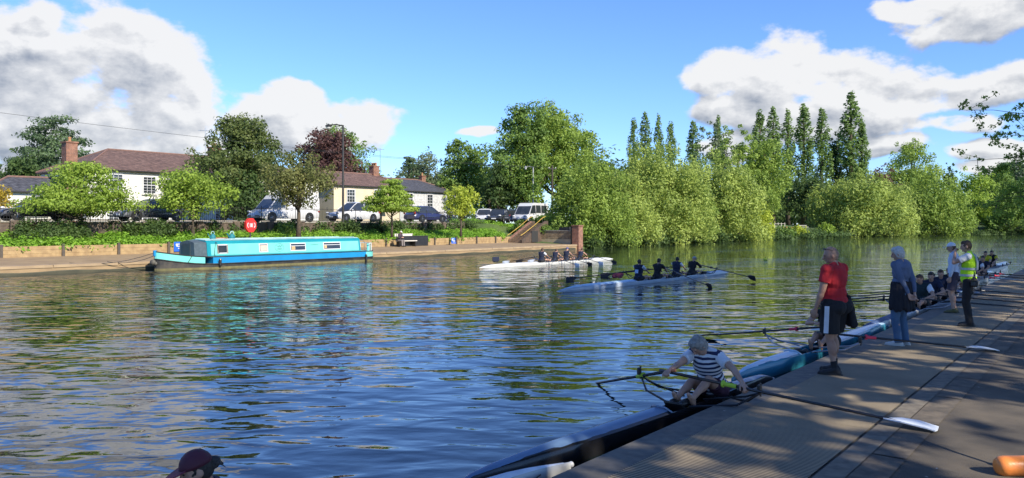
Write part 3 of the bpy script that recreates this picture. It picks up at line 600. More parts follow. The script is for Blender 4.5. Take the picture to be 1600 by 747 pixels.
    if hair:
        mb=MB()
        if hairkind=='short': mb.ell(hc+(-hf*.012+hu*.012)*k,(.083*k,.094*k,.110*k),Mh,16,12); mb.ell(hc+(hf*.04+hu*.068)*k,(.062*k,.052*k,.046*k),Mh,12,8)
        elif hairkind=='crop': mb.ell(hc+(-hf*.016+hu*.004)*k,(.0805*k,.087*k,.104*k),Mh,16,12)
        elif hairkind=='full': mb.ell(hc+(-hf*.016+hu*.014)*k,(.092*k,.100*k,.116*k),Mh,16,12); mb.ell(hc+(hf*.035+hu*.075)*k,(.072*k,.06*k,.05*k),Mh,12,8); mb.ell(hc+(-hf*.05-hu*.05)*k,(.07*k,.05*k,.06*k),Mh)
        elif hairkind=='bun': mb.ell(hc+(-hf*.012+hu*.012)*k,(.084*k,.095*k,.112*k),Mh,16,12); mb.ell(hc+(-hf*.105-hu*.005)*k,(.036*k,.045*k,.042*k),Mh); [mb.cap(hc+(-hf*.12+hr*a*.02)*k,.014*k,hc+(-hf*.155+hr*a*.04-hu*(.035+.02*abs(a)))*k,.006*k) for a in(-1,0,1)]
        remesh('hair',mb,hair,o,max(.007,vox*.8),1,.006,28)
    if cap:
        mb=MB(); S=[]
        for t in(0,.25,.5,.75,.92,1): S.append([hc+(hr*.092*math.cos(a)*math.sqrt(1-t*t*.99)+hf*(.105*math.sin(a)*math.sqrt(1-t*t*.99))+hu*(.025+.10*t))*k for a in [j*PI/10 for j in range(20)]])
        c_=mb.loft(S).build('cap',cap[0],o,True)
        mb=MB(); S=[]
        for zz in(.0,.008): S.append([hc+(hr*.075*math.cos(a)+hf*(.07+.125*math.sin(a)*(1 if math.sin(a)>0 else .1))+hu*(.030+zz-.02*max(0,math.sin(a))))*k for a in [j*PI/10 for j in range(20)]])
        mb.loft(S).build('peak',cap[1],c_)
    if glasses:
        mb=MB()
        for sx_ in(-1,1): mb.ell(hc+(hr*.034*sx_+hf*.062+hu*.098)*k,(.026*k,.008*k,.014*k),Mh); mb.tube([hc+(hr*.066*sx_+hf*.06+hu*.098)*k,hc+(hr*.086*sx_-hf*.02+hu*.06)*k],.004,5)
        mb.build('sunglasses',black,o,True)
    if extra: extra(o,dict(k=k,pel=pel,P=P,r=r,f=f,u=u,A=A,L=Lg,hc=hc,Mt=Mt,Mp=Mp,hf=hf,hr=hr,hu=hu,fat=fat,vox=vox))
    return o
hairg=mat('hair_grey',(.33,.31,.28),(.18,.17,.15),30,.8,.6,60); hairw=mat('hair_white',(.62,.60,.56),(.42,.41,.38),30,.8,.6,60); hairb=mat('hair_brown',(.10,.055,.03),(.05,.03,.018),30,.7,.6,60); hairk=mat('hair_black',(.018,.014,.012),(.035,.028,.022),30,.6,.6,60)
navy=cloth('navy',(.012,.018,.045)); blk=cloth('black',(.014,.014,.016)); wht=cloth('white',(.70,.71,.74)); 
# --- red shirt man
redc=cloth('red',(.50,.018,.025),(.36,.012,.02)); 
def stripe_side(m_name,c,stripe):
    return cloth(m_name,c)
def red_extra(o,q):
    k=q['k']; mb=MB(); h0,kn,an=q['L'][0]
    out=Vector((-1,-.15,0)).normalized()
    S=[]
    for t in(-.05,.2,.45,.65,.80):
        c=h0.lerp(kn,t)+out*(.107*q['fat']*k); e=Vector((-.15,1,0)).normalized()*.030; S.append([c-e,c-e+out*.012,c+e+out*.012,c+e])
    sh_=[c for c in o.children if c.name.startswith('shorts')][0]
    mb.loft(S).build('side_stripe',wht,sh_)
    mb=MB(); p=q['pel']; 
    for (a,b_) in (((.20,-.06,.10),(.235,-.10,-.28)),((.17,-.12,.08),(.20,-.17,-.30)),((.23,.0,.08),(.27,-.02,-.24))): mb.cap(p+Vector(a),.035,p+Vector(b_),.06,10)
    remesh('hanging_jacket',mb,blk,o,.012,1,.014,9)
pr=Vector((4.50,10.78,.2))
person('bald man in red t-shirt and black shorts with white side stripe on the landing stage',pr,(-.66,.75,0),1.80,fat=1.26,vox=.0075,sk=skin2,hyaw=R(38),hpitch=.24,top=('tee',redc),bottom=('shorts',blk),shoes=mat('shoe_black',(.015,.015,.016)),socks=blk,
   hair=mat('hair_stubble',(.34,.21,.15),(.27,.17,.125),30,.8),hairkind='crop',glasses=True,hands=[Vector((-.30,.14,.86)),Vector((.20,.20,.98))],elbow=[(-.6,-.8,0),(.6,-.8,0)],curl=(.6,.8),extra=red_extra,foot_dir=[(-.45,1,0),(.0,1,0)],feet=[Vector((-.12,-.06,.087)),Vector((.12,.06,.087))])
# --- blue shirt man with hands behind his back
def coat_extra(o,q):
    p=q['pel']; k=q['k']; mb=MB()
    for i in range(14):
        a=PI*.90+(PI*1.25)*i/13; d=Vector((math.cos(a)*.19,math.sin(a)*.145,0)); mb.cap(p+d+Vector((0,0,.14)),.025,p+d*1.18+Vector((0,0,-.30+.03*math.sin(i*2))),.042,8)
    remesh('tied_jacket',mb,cloth('coat',(.010,.011,.018)),o,.012,1,.012,9)
jeans=cloth('jeans',(.07,.14,.24),(.05,.10,.18)); bshirt=cloth('blue_shirt',(.12,.155,.25),(.085,.115,.19))
person('white haired man in blue shirt and jeans with hands clasped behind his back',Vector((6.70,13.32,.2)),(-.52,.85,0),1.72,fat=1.05,vox=.009,hyaw=R(32),hpitch=.22,top=('long',bshirt),bottom=('trousers',jeans),shoes=mat('shoe_white',(.62,.62,.6)),
   hair=hairw,hairkind='full',hands=[Vector((-.04,-.19,.84)),Vector((.07,-.21,.88))],elbow=[(-1,-.5,-.1),(1,-.5,-.1)],palm=[(0,-1,0),(0,-1,0)],curl=(.9,.7),extra=coat_extra,foot_dir=[(-.5,1,0),(.1,1,0)])
# --- white cap
person('person in white cap, pale long sleeved shirt and dark shorts standing beside the hi-vis man',Vector((10.42,18.25,.2)),(-.78,.62,0),1.68,fat=.95,vox=.012,hyaw=R(10),top=('long',cloth('pale_blue',(.56,.63,.74),(.46,.53,.64))),bottom=('shorts',cloth('plum',(.06,.05,.075))),shoes=mat('shoe_olive',(.10,.09,.03)),hair=hairb,hairkind='crop',
   cap=(mat('cap_white',(.72,.74,.78)),mat('cap_white',(.72,.74,.78))))
# --- hi-vis man
hv=cloth('hi_vis',(.52,.85,.02),(.42,.74,.02)); refl=mat('reflective',(.42,.45,.46),(.36,.38,.4),5,.4)
def hv_extra(o,q):
    v=[c for c in o.children if c.name.startswith('hi_vis_vest')][0]; k=q['k']; P=q['P']
    for zz in(.07,.20):
        mb=MB(); S=[]
        for a in [j*PI/14 for j in range(28)]:
            S.append([P(math.cos(a)*rx*.97,math.sin(a)*ry+.01,zz+dz) for rx,ry,dz in((.176,.150,-.022),(.186,.160,-.022),(.186,.160,.022),(.176,.150,.022))])
        S.append(S[0]); mb.loft(S,cap=False).build('reflective_band',refl,v)
    for sx_ in(-1,1):
        mb=MB(); mb.tube([P(sx_*.10,-.150,.18),P(sx_*.105,-.156,.32),P(sx_*.10,-.12,.46),P(sx_*.10,-.02,.535),P(sx_*.10,.10,.45),P(sx_*.10,.15,.2)],.020,6); mb.build('shoulder_band',refl,v)
person('man in yellow hi-vis vest and black trousers raising a hand to his mouth',Vector((9.36,15.85,.2)),(-.84,.54,0),1.78,fat=1.02,vox=.010,hyaw=R(4),top=('tee',wht),over=('hi_vis_vest',hv),bottom=('trousers',blk),shoes=mat('shoe_black',(.015,.015,.016)),hair=hairb,
   hands=[Vector((-.03,.24,1.50)),Vector((.22,.10,.88))],elbow=[(-.8,.2,-1),(.5,-1,0)],palm=[(.6,-.6,0),(-1,0,0)],curl=(1.2,.8),extra=hv_extra,foot_dir=[(-.3,1,0),(.2,1,0)])
def bag(pos,label):
    o=thing('shoulder_bag',label,'bag',pos); MB().box((0,0,.07),(.08,.15,.13),rz=.4,bev=.03).build('pouch',black,o); MB().tube([(-.05,-.05,.17),(0,0,.30),(.05,.05,.17)],.01,5).build('strap',black,o)
bag(Vector((9.33,15.60,1.02)),'small black bag at the waist of the man in the hi-vis vest')
# ---------------------------------------------------------------- moored boats
def rower(label,s,n,face,z=.17,lean=.35,H=1.75,vox=.018,hy=.52,hx=.14,hz_=.30,fy=.78,**kw):
    kw.setdefault('feet',[Vector((-.08,fy,.10)),Vector((.08,fy,.10))]); kw.setdefault('knee',[(-.12,0,1),(.12,0,1)]); kw.setdefault('foot_dir',[(0,.5,.8),(0,.5,.8)])
    kw.setdefault('hands',[Vector((-hx,hy,hz_)),Vector((hx,hy,hz_))]); kw.setdefault('palm',[(0,.2,-1),(0,.2,-1)]); kw.setdefault('curl',(1.3,1.3)); kw.setdefault('elbow',[(-1,-.2,-.5),(1,-.2,-.5)])
    return person(label,W(s,n,z),face,H,pel=(0,0,.10),lean=lean,vox=vox,**kw)
hull_w=mat('hull_white',(.58,.58,.56),(.50,.50,.48),2,.25); hull_k=mat('hull_dark',(.012,.012,.014),(.018,.018,.02),2,.2); deck_bl=mat('deck_blue',(.13,.21,.33),(.11,.18,.29),2,.25)
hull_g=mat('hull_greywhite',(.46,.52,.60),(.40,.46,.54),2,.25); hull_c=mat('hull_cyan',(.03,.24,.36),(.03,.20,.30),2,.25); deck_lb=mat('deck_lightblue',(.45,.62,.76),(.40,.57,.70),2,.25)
# dark single with the striped rower
shell('black single scull with blue deck alongside the landing stage',(4.55,-4.30),(10.9,-3.90),hull_k,deck_bl,[4.6],.28,'single_scull',zg=.17)
st_m=bpy.data.materials.new('striped_cloth'); N,L=nt(st_m); b=N['Principled BSDF']; b.inputs['Roughness'].default_value=.9
tcn=N.new('ShaderNodeTexCoord'); sep=N.new('ShaderNodeSeparateXYZ'); L.new(tcn.outputs['Object'],sep.inputs[0])
LEAN=.50
T=(N,L); hgt=M_('ADD',M_('MULTIPLY',sep.outputs[2],math.cos(LEAN),T=T),M_('MULTIPLY',sep.outputs[1],math.sin(LEAN),T=T),T=T)
fr=M_('FRACT',M_('MULTIPLY',hgt,17.5,T=T),T=T); stp=M_('GREATER_THAN',fr,.52,T=T)
mxx=N.new('ShaderNodeMix'); mxx.data_type='RGBA'; mxx.inputs[6].default_value=(.62,.63,.66,1); mxx.inputs[7].default_value=(.02,.025,.07,1); L.new(stp,mxx.inputs[0]); L.new(mxx.outputs[2],b.inputs['Base Color'])
person('grey haired rower in navy striped vest over white t-shirt sitting in the black single scull',W(9.15,-4.02,.17),-ES,1.76,pel=(0,0,.10),lean=LEAN,vox=.0065,hyaw=R(-28),hpitch=.75,top=('tee',wht),over=('striped_vest',st_m),bottom=('tights',cloth('maroon_navy',(.05,.012,.03))),
   hair=hairg,hairkind='full',hands=[Vector((-.60,.52,.27)),Vector((.22,.80,.36))],elbow=[(-.9,-.4,.3),(.6,-.3,-.6)],palm=[(.2,.2,-1),(0,.3,-1)],curl=(1.1,1.4),feet=[Vector((-.08,.76,.08)),Vector((.09,.80,.08))],knee=[(-.1,0,1),(.1,0,1)],foot_dir=[(0,.6,.7),(0,.6,.7)],fat=1.05)
yc=mat('collar_lime',(.45,.62,.05)); pinkc=mat('collar_red',(.75,.05,.10))
wb_=mat('blade_white',(.74,.77,.80),(.66,.70,.75),3,.35); kb=mat('blade_black',(.015,.015,.018)); tealb=mat('blade_teal',(.05,.35,.38))
oar('black shafted scull with white blade lying across the matting from the striped rower',(1.80,9.45,.50),(4.27,7.72,.225),wb_,yc,roll=PI/2)
oar('black scull reaching out over the water from the striped rower',(1.93,9.12,.56),(.95,11.9,-.22),kb,yc,roll=PI/2,handle=mat('grip_orange',(.6,.2,.08)))
# blue single behind the red shirt man
shell('pale blue and teal single scull beyond the striped rower',(10.35,-4.27),(17.9,-3.92),hull_c,deck_lb,[3.45],.34,'single_scull',zg=.20)
rower('rower in dark kit in the pale blue single, mostly hidden behind the red shirt man',14.15,-4.05,-ES,vox=.012,top=('vest',blk),bottom=('tights',blk),hair=hairb,lean=.2,hands=[Vector((-.2,.5,.35)),Vector((.1,.45,.42))])
oar('scull with red collar reaching out over the water left of the red shirt man',(5.40,12.95,.58),(3.88,15.75,.02),kb,pinkc,roll=PI/2)
oar('red collared scull with white blade lying on the landing stage behind the blue shirt man',(5.10,12.95,.48),(7.97,12.66,.225),wb_,pinkc,roll=PI/2)
# white boat at the bottom edge with the capped person
def fb_pts(): return (-7.4,-4.75),(5.78,-3.86)
shell('white rowing boat with white bow ball at the bottom edge of the picture',(-7.4,-4.75),(5.78,-3.90),hull_w,mat('deck_white',(.66,.72,.80)),[9.75,8.3,6.9],.38,'quad_scull',zg=.20)
def chev(o_): pass
p_=W(5.15,-3.93); mk=MB().tube([W(5.30,-3.875,.155),W(5.18,-3.862,.14),W(5.27,-3.868,.10)],.006,4).build('hull_mark',black)
q_=[x for x in bpy.data.objects if x.name.startswith('quad_scull')][0]; bpy.context.view_layer.update(); mk.parent=q_; mk.matrix_parent_inverse=q_.matrix_world.inverted()
mar=mat('cap_maroon',(.16,.015,.045))
person('person with dark hair bun in maroon cap, only the head seen at the bottom edge',W(2.60,-4.22,.15),(-.9,-.35,0),1.62,pel=(0,0,.10),lean=.25,vox=.007,hyaw=R(8),hpitch=.25,top=('tee',navy),bottom=('tights',blk),hair=hairk,hairkind='bun',cap=(mat('cap_darkmaroon',(.09,.014,.03)),mar),
   hands=[Vector((-.14,.5,.25)),Vector((.14,.5,.25))],feet=[Vector((-.08,.74,.08)),Vector((.08,.74,.08))],knee=[(-.1,0,1),(.1,0,1)],foot_dir=[(0,.5,.8)]*2,palm=[(0,.2,-1)]*2,curl=(1.3,1.3))
# quad with the dark vest rower
shell('white and blue quad moored behind the blue shirt man and the white capped person',(15.9,-4.10),(29.2,-3.98),hull_w,mat('deck_navy',(.05,.09,.2)),[6.2,7.6,9.0,10.4],.40,'quad_scull',zg=.20)
gv=cloth('dark_green',(.012,.03,.035))
for i,(s_,lab,tp,hr_) in enumerate(((22.1,'rower in dark vest over white sleeves looking left beside the blue shirt man',('tee',wht),hairb),(23.5,'rower in dark top sitting directly behind the dark vested rower',('tee',navy),hairk),(24.9,'rower in navy kit in the moored quad hidden behind the white capped person',('tee',navy),hairb),(26.3,'rower in dark kit at the bow seat of the moored quad behind the hi-vis man',('tee',blk),hairk))):
    rower(lab,s_,-4.05,-ES,vox=.013,lean=.22,top=tp,over=(('dark_vest',gv) if i==0 else None),bottom=('tights',blk),hair=hr_,hyaw=R(-35) if i==0 else 0,hands=[Vector((-.16,.42,.26)),Vector((.16,.42,.26))])
for i,s_ in enumerate((22.1,23.5,24.9,26.3)):
    h_=W(s_-.75,-3.95,.44); oar(['white bladed scull nearest to the camera of the four laid out from the moored quad','white bladed scull second nearest of the four laid out from the moored quad','black scull third of the four laid out from the moored quad','black scull farthest of the four laid out from the moored quad'][i],h_,h_+Vector((2.86,-.42+.03*i,-.21)),wb_ if i<2 else kb,None,'sculls laid out from the moored quad',roll=PI/2,)
    h_=W(s_-.75,-4.15,.46); oar(['lowest','second lowest','second highest','highest'][i]+' dark scull shaft over water between the red and blue shirted men',h_,h_+Vector((-1.25,2.55,-.42)),kb,None,'sculls over the water from the moored quad',roll=PI/2)
# farther moored crews
shell('white quad moored at the far end of the landing stage',(27.9,-4.75),(41.2,-4.6),hull_w,deck_lb,[4.9,6.3,7.7,9.1],.40,'quad_scull',zg=.2)
orc=cloth('orange',(.65,.22,.03)); yec=cloth('yellow',(.62,.52,.02))
rower('rower in white top with dark shoulders facing the camera, nearest of the far crew',32.8,-4.7,-ES,vox=.016,lean=.38,top=('tee',wht),over=None,bottom=('tights',navy),hair=hairg,fat=1.1)
rower('rower in orange top in the far crew',34.2,-4.6,-ES,lean=.2,top=('tee',orc),bottom=('tights',blk),hair=hairk)
rower('dark haired rower in white and navy top, third of the far crew',35.6,-4.55,-ES,lean=.2,top=('tee',wht),over=('navy_vest',navy),bottom=('tights',blk),hair=hairk,hairkind='full')
rower('rower in navy top at the back of the far crew',37.0,-4.5,-ES,lean=.15,top=('tee',navy),bottom=('tights',blk),hair=hairk)
shell('second white quad moored farthest away at the right edge',(38.5,-5.3),(51.8,-5.1),hull_w,hull_w,[4.9,6.3,7.7],.40,'quad_scull',zg=.2)
rower('rower in yellow top nearest in the farthest boat',43.6,-5.2,-ES,lean=.15,top=('tee',yec),bottom=('tights',blk),hair=hairk)
rower('rower in yellow and dark top second in the farthest boat',45.0,-5.1,-ES,lean=.15,top=('tee',yec),over=('dark_vest',blk),bottom=('tights',blk),hair=hairk)
for i,s_ in enumerate((32.8,34.2,35.6)):
    h_=W(s_-.6,-4.5,.44); oar(['nearest','middle','farthest'][i]+' pale oar resting over the landing stage from the far crew',h_,h_+Vector((2.7,-.9,-.2)),wb_,pinkc,'oars of the far crew',roll=PI/2,shaftm=metal if i==0 else None)
# ---------------------------------------------------------------- crews on the water
shell('white quad rowed past the brick pillar in sunlight',(44.0,-26.3),(30.6,-26.3),hull_w,hull_w,[4.0,5.5,6.7,8.0],.42,'quad_scull',zg=.13)
labs=['bow rower in dark kit, leftmost of the sunlit white quad','rower in dark vest second from the left in the sunlit white quad','rower in blue cap third from the left in the sunlit white quad','stroke rower leaning forward, rightmost of the sunlit white quad']
for i,(s_,tp) in enumerate(((36.0,('tee',wht)),(37.3,('vest',navy)),(38.5,('vest',navy)),(40.0,('vest',navy)))):
    rower(labs[i],s_,-26.3,ES,z=.13,vox=.02,lean=(.18,.38,.27,.55)[i],hyaw=(.1,-.25,.2,0)[i],H=(1.68,1.6,1.66,1.6)[i],top=tp,over=(('dark_vest',navy) if i==0 else None),bottom=('tights',blk),hair=hairb if i!=2 else None,cap=(mat('cap_blue',(.03,.06,.25)),mat('cap_blue',(.03,.06,.25))) if i==2 else None,hy=.6,hz_=.28)
    for sd in(1,-1):
        h_=W(s_+.55,-26.3+sd*.10,.52); t_=W(s_-.15,-26.3+sd*2.75,.03)
        oar(('near side' if sd>0 else 'far side')+' scull of the '+['leftmost','second','third','rightmost'][i]+' rower in the sunlit white quad',h_,t_,kb if i%2 else wb_,None,'sculls of the sunlit white quad')
o=thing('boat_number','small dark bow number block on the white quad','sign',W(31.9,-26.3,.30),0); MB().box((0,0,.16),(.55,.04,.24),rz=xyaw_of(ES),bev=.01).build('plate',navy,o); MB().box((0,0,.02),(.3,.1,.05),rz=xyaw_of(ES)).build('foot',black,o)
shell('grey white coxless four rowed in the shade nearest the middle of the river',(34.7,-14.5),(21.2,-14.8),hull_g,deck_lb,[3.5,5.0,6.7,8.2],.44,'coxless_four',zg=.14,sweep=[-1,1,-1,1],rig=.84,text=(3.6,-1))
L4=[('rower with pale square on the back of a navy vest, leftmost of the shaded four',26.5,('tee',wht),True),('rower in black top second from the left in the shaded four',28.0,('tee',blk),False),('rower in white top and navy vest third from the left in the shaded four',29.7,('tee',wht),True),('rower in black long sleeved top with grey cap, rightmost of the shaded four',31.2,('long',blk),False)]
def patch(o,q):
    P=q['P']; mb=MB(); mb.add([P(a*.075,-.165+b_*.006-.01,.26+c*.075) for a in(-1,1) for b_ in(-1,1) for c in(-1,1)],[(0,1,3,2),(4,6,7,5),(0,4,5,1),(2,3,7,6),(0,2,6,4),(1,5,7,3)]); mb.build('back_number',mat('patch_pale',(.45,.55,.75)),o)
for i,(lb_,s_,tp,ov) in enumerate(L4):
    rower(lb_,s_,-14.7,ES,z=.13,vox=.015,H=1.66,lean=(.1,.28,.2,.42)[i],hyaw=(.15,-.2,.3,-.1)[i],top=tp,over=(('navy_vest',navy) if ov else None),bottom=('tights',blk),hair=None if i==3 else hairk,cap=(mat('cap_grey',(.3,.33,.36)),mat('cap_grey',(.3,.33,.36))) if i==3 else None,hy=.55,hz_=.30,extra=patch if i==0 else None)
OA=[((27.2,-14.6),(26.2,-17.9),'left pointing oar of the leftmost rower in the shaded four'),((28.7,-14.8),(26.2,-11.55),'right pointing oar of the second rower in the shaded four dipping into the water'),((30.3,-14.6),(29.2,-18.1),'left pointing oar of the third rower in the shaded four'),((31.9,-14.8),(30.0,-11.4),'right pointing oar of the rightmost rower in the shaded four held above the water')]
for a,b_,lb_ in OA: oar(lb_,W(*a,.56),W(*b_,.16 if 'held' in lb_ else .05),kb,None,None,sweep=True,roll=.3,shaftm=carbon)
o=thing('kit_bag','dark red bundle of kit on the deck of the shaded four','bag',W(25.2,-14.75,.30)); 
mb=MB(); [mb.ell((rnd.uniform(-.22,.22),rnd.uniform(-.1,.1),.05+rnd.uniform(0,.08)),(.12,.09,.07)) for _ in range(7)]; remesh('bundle',mb,cloth('maroon',(.16,.03,.05)),o,.02,1,.012)
# ---------------------------------------------------------------- others
s_,Y_=ray_n(624,-45.0)
person('person in dark jacket and pale cap sitting on the riverside bench',W(s_,-45.0,.57),EN,1.68,pel=(0,0,.54),lean=.25,vox=.022,top=('long',cloth('dark_plum',(.05,.035,.05))),bottom=('trousers',cloth('grey_check',(.22,.19,.18))),shoes=mat('shoe_black',(.015,.015,.016)),hair=None,cap=(mat('cap_pale',(.6,.58,.52)),mat('cap_pale',(.6,.58,.52))),
   feet=[Vector((-.1,.44,.09)),Vector((.1,.44,.09))],hands=[Vector((-.1,.35,.72)),Vector((.1,.35,.72))],foot_dir=[(0,1,0)]*2)
# orange padded roll at the bottom right
od=mat('orange_vinyl',(.80,.25,.05),(.68,.20,.04),2,.4,.25,14); q=Vector((4.22,6.42,.27))
o=thing('boat_trestle','orange padded boat trestle arm with grey strut at the bottom right corner','trestle',q)
MB().loft([[(x,.085*f_*math.cos(a),.085*f_*math.sin(a)) for a in [j*PI/10 for j in range(20)]] for x,f_ in((-.20,.55),(-.19,.75),(-.165,.93),(-.13,1),(.1,1.0),(.5,1),(.62,.9),(.64,.5))]).build('pad',od,o,True)
mb=MB(); mb.loft([[(x,.09*math.cos(a),.09*math.sin(a)) for a in [j*PI/10 for j in range(20)]] for x in(.16,.20)]); mb.build('strap',mat('strap_brown',(.35,.14,.03)),o)
MB().tube([(.10,.05,.05),(.32,.12,.42),(.6,.2,.8)],.017,8).tube([(.2,0,0),(.25,0,-.17)],.02,8).tube([(.55,0,0),(.5,.1,-.17)],.02,8).build('strut',metal,o)
MB().ell((.16,.07,.09),(.07,.05,.06)).build('joint',mat('joint_amber',(.5,.22,.03)),o)
bc=thing('blue_cloth','crumpled blue cloth lying beneath the orange padded trestle','cloth',q+Vector((.1,-.08,-.15)))
mb=MB(); [mb.ell((rnd.uniform(-.12,.2),rnd.uniform(-.08,.05),.02),(.08,.06,.03)) for _ in range(7)]; remesh('fabric',mb,cloth('blue_rag',(.12,.2,.5)),bc,.012,1,.012)
# tiny float in the river
o=thing('river_buoy','tiny yellow green float on the water right of the shaded four','buoy',W(*( (lambda Y:(ES.dot(Vector(((1196-CX)/F*Y,Y,0))),EN.dot(Vector(((1196-CX)/F*Y,Y,0)))))(50)),0.0)); MB().ell((0,0,.05),(.13,.13,.12)).build('float',mat('buoy_yellow',(.6,.65,.05)),o,True); MB().tube([(0,0,.1),(0,0,.22)],.02,5).build('ring',black,o)
# far bank at the orange canoe: canoe, fence, picnic table, person
def fbp(px,n,z): s,Y=ray_n(px,n); return W(s,n,z)
cp=fbp(1236,-46.5,1.55); oc=thing('canoe','orange canoe drawn up on the far bank grass','canoe',cp,.4)
orm=mat('canoe_orange',(.75,.13,.03)); S=[]
for i in range(15):
    t=-1+2*i/14; w_=.42*(1-abs(t)**2.5)+.02; S.append([(t*2.0,w_*math.cos(a),.38+.15*abs(t)**3-.36*abs(math.sin(a))*(1-.4*abs(t)**3)) for a in [PI+j*PI/8 for j in range(9)]]+[(t*2.0,-w_*.8*math.cos(a),.37+.15*abs(t)**3-.26*abs(math.sin(a))) for a in [PI+j*PI/8 for j in range(9)]])
MB().loft(S).build('hull',orm,oc,True); MB().box((.6,0,.34),(.2,.7,.03)).box((-.6,0,.34),(.2,.7,.03)).build('thwart',wood,oc)
pt=thing('picnic_table','pale picnic table right of the orange canoe on the far bank','table',fbp(1252,-46.8,1.5),.5)
MB().box((0,0,.74),(2,.75,.06)).build('tabletop',pal,pt)
for y in(-.65,.65): MB().box((0,y,.45),(2,.28,.05)).build('bench',pal,pt)
for x in(-.7,.7): MB().tube([(x,-.6,0),(x,-.1,.72)],.04,5).tube([(x,.6,0),(x,.1,.72)],.04,5).build('leg',wood,pt)
fe=thing('post_fence','low fence with pale posts on the far bank left of the orange canoe','fence',fbp(1205,-47.5,1.6))
for i in range(9):
    q=ES*(i-4)*1.7; MB().box((q.x,q.y,.55),(.10,.10,1.15)).build('post',mat('pale_post',(.5,.47,.38)),fe)
MB().tube([ES*-7+Vector((0,0,.95)),ES*7+Vector((0,0,.95))],.03,5).tube([ES*-7+Vector((0,0,.5)),ES*7+Vector((0,0,.5))],.025,5).build('rail',mat('pale_post',(.5,.47,.38)),fe)

bpy.data.scenes.remove(SC2)
# ================================================================== SETTING
def sheet(name,pts,m,z,kind='structure'):
    me=bpy.data.meshes.new(name); me.from_pydata([(p[0],p[1],z) for p in pts],[],[tuple(range(len(pts)))]); me.materials.append(m)
    o=bpy.data.objects.new(name,me); COL.objects.link(o); return tag(o,kind=kind)
# --- water
m=bpy.data.materials.new('river_water'); N,L=nt(m); b=N['Principled BSDF']
b.inputs['Roughness'].default_value=.012; b.inputs['IOR'].default_value=1.62
tc=N.new('ShaderNodeTexCoord')
def nz(scale,sv,det=2,rough=.5,dist=0):
    mp=N.new('ShaderNodeMapping'); mp.inputs['Scale'].default_value=sv; mp.inputs['Rotation'].default_value=(0,0,R(12)); L.new(tc.outputs['Object'],mp.inputs[0])
    q=N.new('ShaderNodeTexNoise'); q.inputs['Scale'].default_value=scale; q.inputs['Detail'].default_value=det; q.inputs['Roughness'].default_value=rough; q.inputs['Distortion'].default_value=dist
    L.new(mp.outputs[0],q.inputs['Vector']); return q.outputs[0]
big=nz(.52,(.62,1.15,1),1.5,.45,.3); mid=nz(2.1,(.6,1.1,1),1.5,.5,.4); fine=nz(5.5,(.75,1.1,1),2,.5)
sx=N.new('ShaderNodeSeparateXYZ'); L.new(tc.outputs['Object'],sx.inputs[0])
gust=nz(.055,(1,1.6,1),2,.5)
T=(N,L)
# disturbed water behind the crews, toward the right reach
rr=N.new('ShaderNodeMapRange'); rr.interpolation_type='SMOOTHSTEP'; rr.inputs[1].default_value=3; rr.inputs[2].default_value=24; L.new(M_('SUBTRACT',sx.outputs[0],M_('MULTIPLY',sx.outputs[1],.02,T=T),T=T),rr.inputs[0])
gg=N.new('ShaderNodeMapRange'); gg.inputs[1].default_value=.35; gg.inputs[2].default_value=.65; gg.inputs[3].default_value=.55; gg.inputs[4].default_value=1.35; L.new(gust,gg.inputs[0])
h=M_('ADD',M_('MULTIPLY',big,.088,T=T),M_('MULTIPLY',mid,.043,T=T),T=T)
fa=M_('MULTIPLY',M_('ADD',.0034,M_('MULTIPLY',rr.outputs[0],.013,T=T),T=T),1.0,T=T)
h=M_('ADD',M_('MULTIPLY',h,gg.outputs[0],T=T),M_('MULTIPLY',fine,fa,T=T),T=T)
# the wash left by the two crews
def wash(s,n,ls,ln):
    c=W(s,n); mp=N.new('ShaderNodeVectorMath'); mp.operation='SUBTRACT'; L.new(tc.outputs['Object'],mp.inputs[0]); mp.inputs[1].default_value=c
    d1=N.new('ShaderNodeVectorMath'); d1.operation='DOT_PRODUCT'; L.new(mp.outputs[0],d1.inputs[0]); d1.inputs[1].default_value=ES/ls
    d2=N.new('ShaderNodeVectorMath'); d2.operation='DOT_PRODUCT'; L.new(mp.outputs[0],d2.inputs[0]); d2.inputs[1].default_value=EN/ln
    q=M_('ADD',M_('POWER',M_('ABSOLUTE',d1.outputs['Value'],T=T),2,T=T),M_('POWER',M_('ABSOLUTE',d2.outputs['Value'],T=T),2,T=T),T=T)
    return M_('SUBTRACT',1,q,T=T,clamp=True)
wm=M_('ADD',wash(47,-17.5,14,2.2),wash(62,-27.5,20,1.8),T=T)
vf=nz(9,(1,1,1),3,.6)
h=M_('ADD',h,M_('MULTIPLY',M_('MULTIPLY',vf,wm,T=T),.02,T=T),T=T)
bp=N.new('ShaderNodeBump'); bp.inputs['Strength'].default_value=1; bp.inputs['Distance'].default_value=1; L.new(h,bp.inputs['Height']); L.new(bp.outputs[0],b.inputs['Normal'])
mx=N.new('ShaderNodeMix'); mx.data_type='RGBA'; mx.inputs[6].default_value=(.006,.014,.018,1); mx.inputs[7].default_value=(.010,.018,.012,1); L.new(gust,mx.inputs[0]); L.new(mx.outputs[2],b.inputs['Base Color'])
sheet('river_water',[(-900,-900),(1500,-900),(1500,1500),(-900,1500)],m,0)
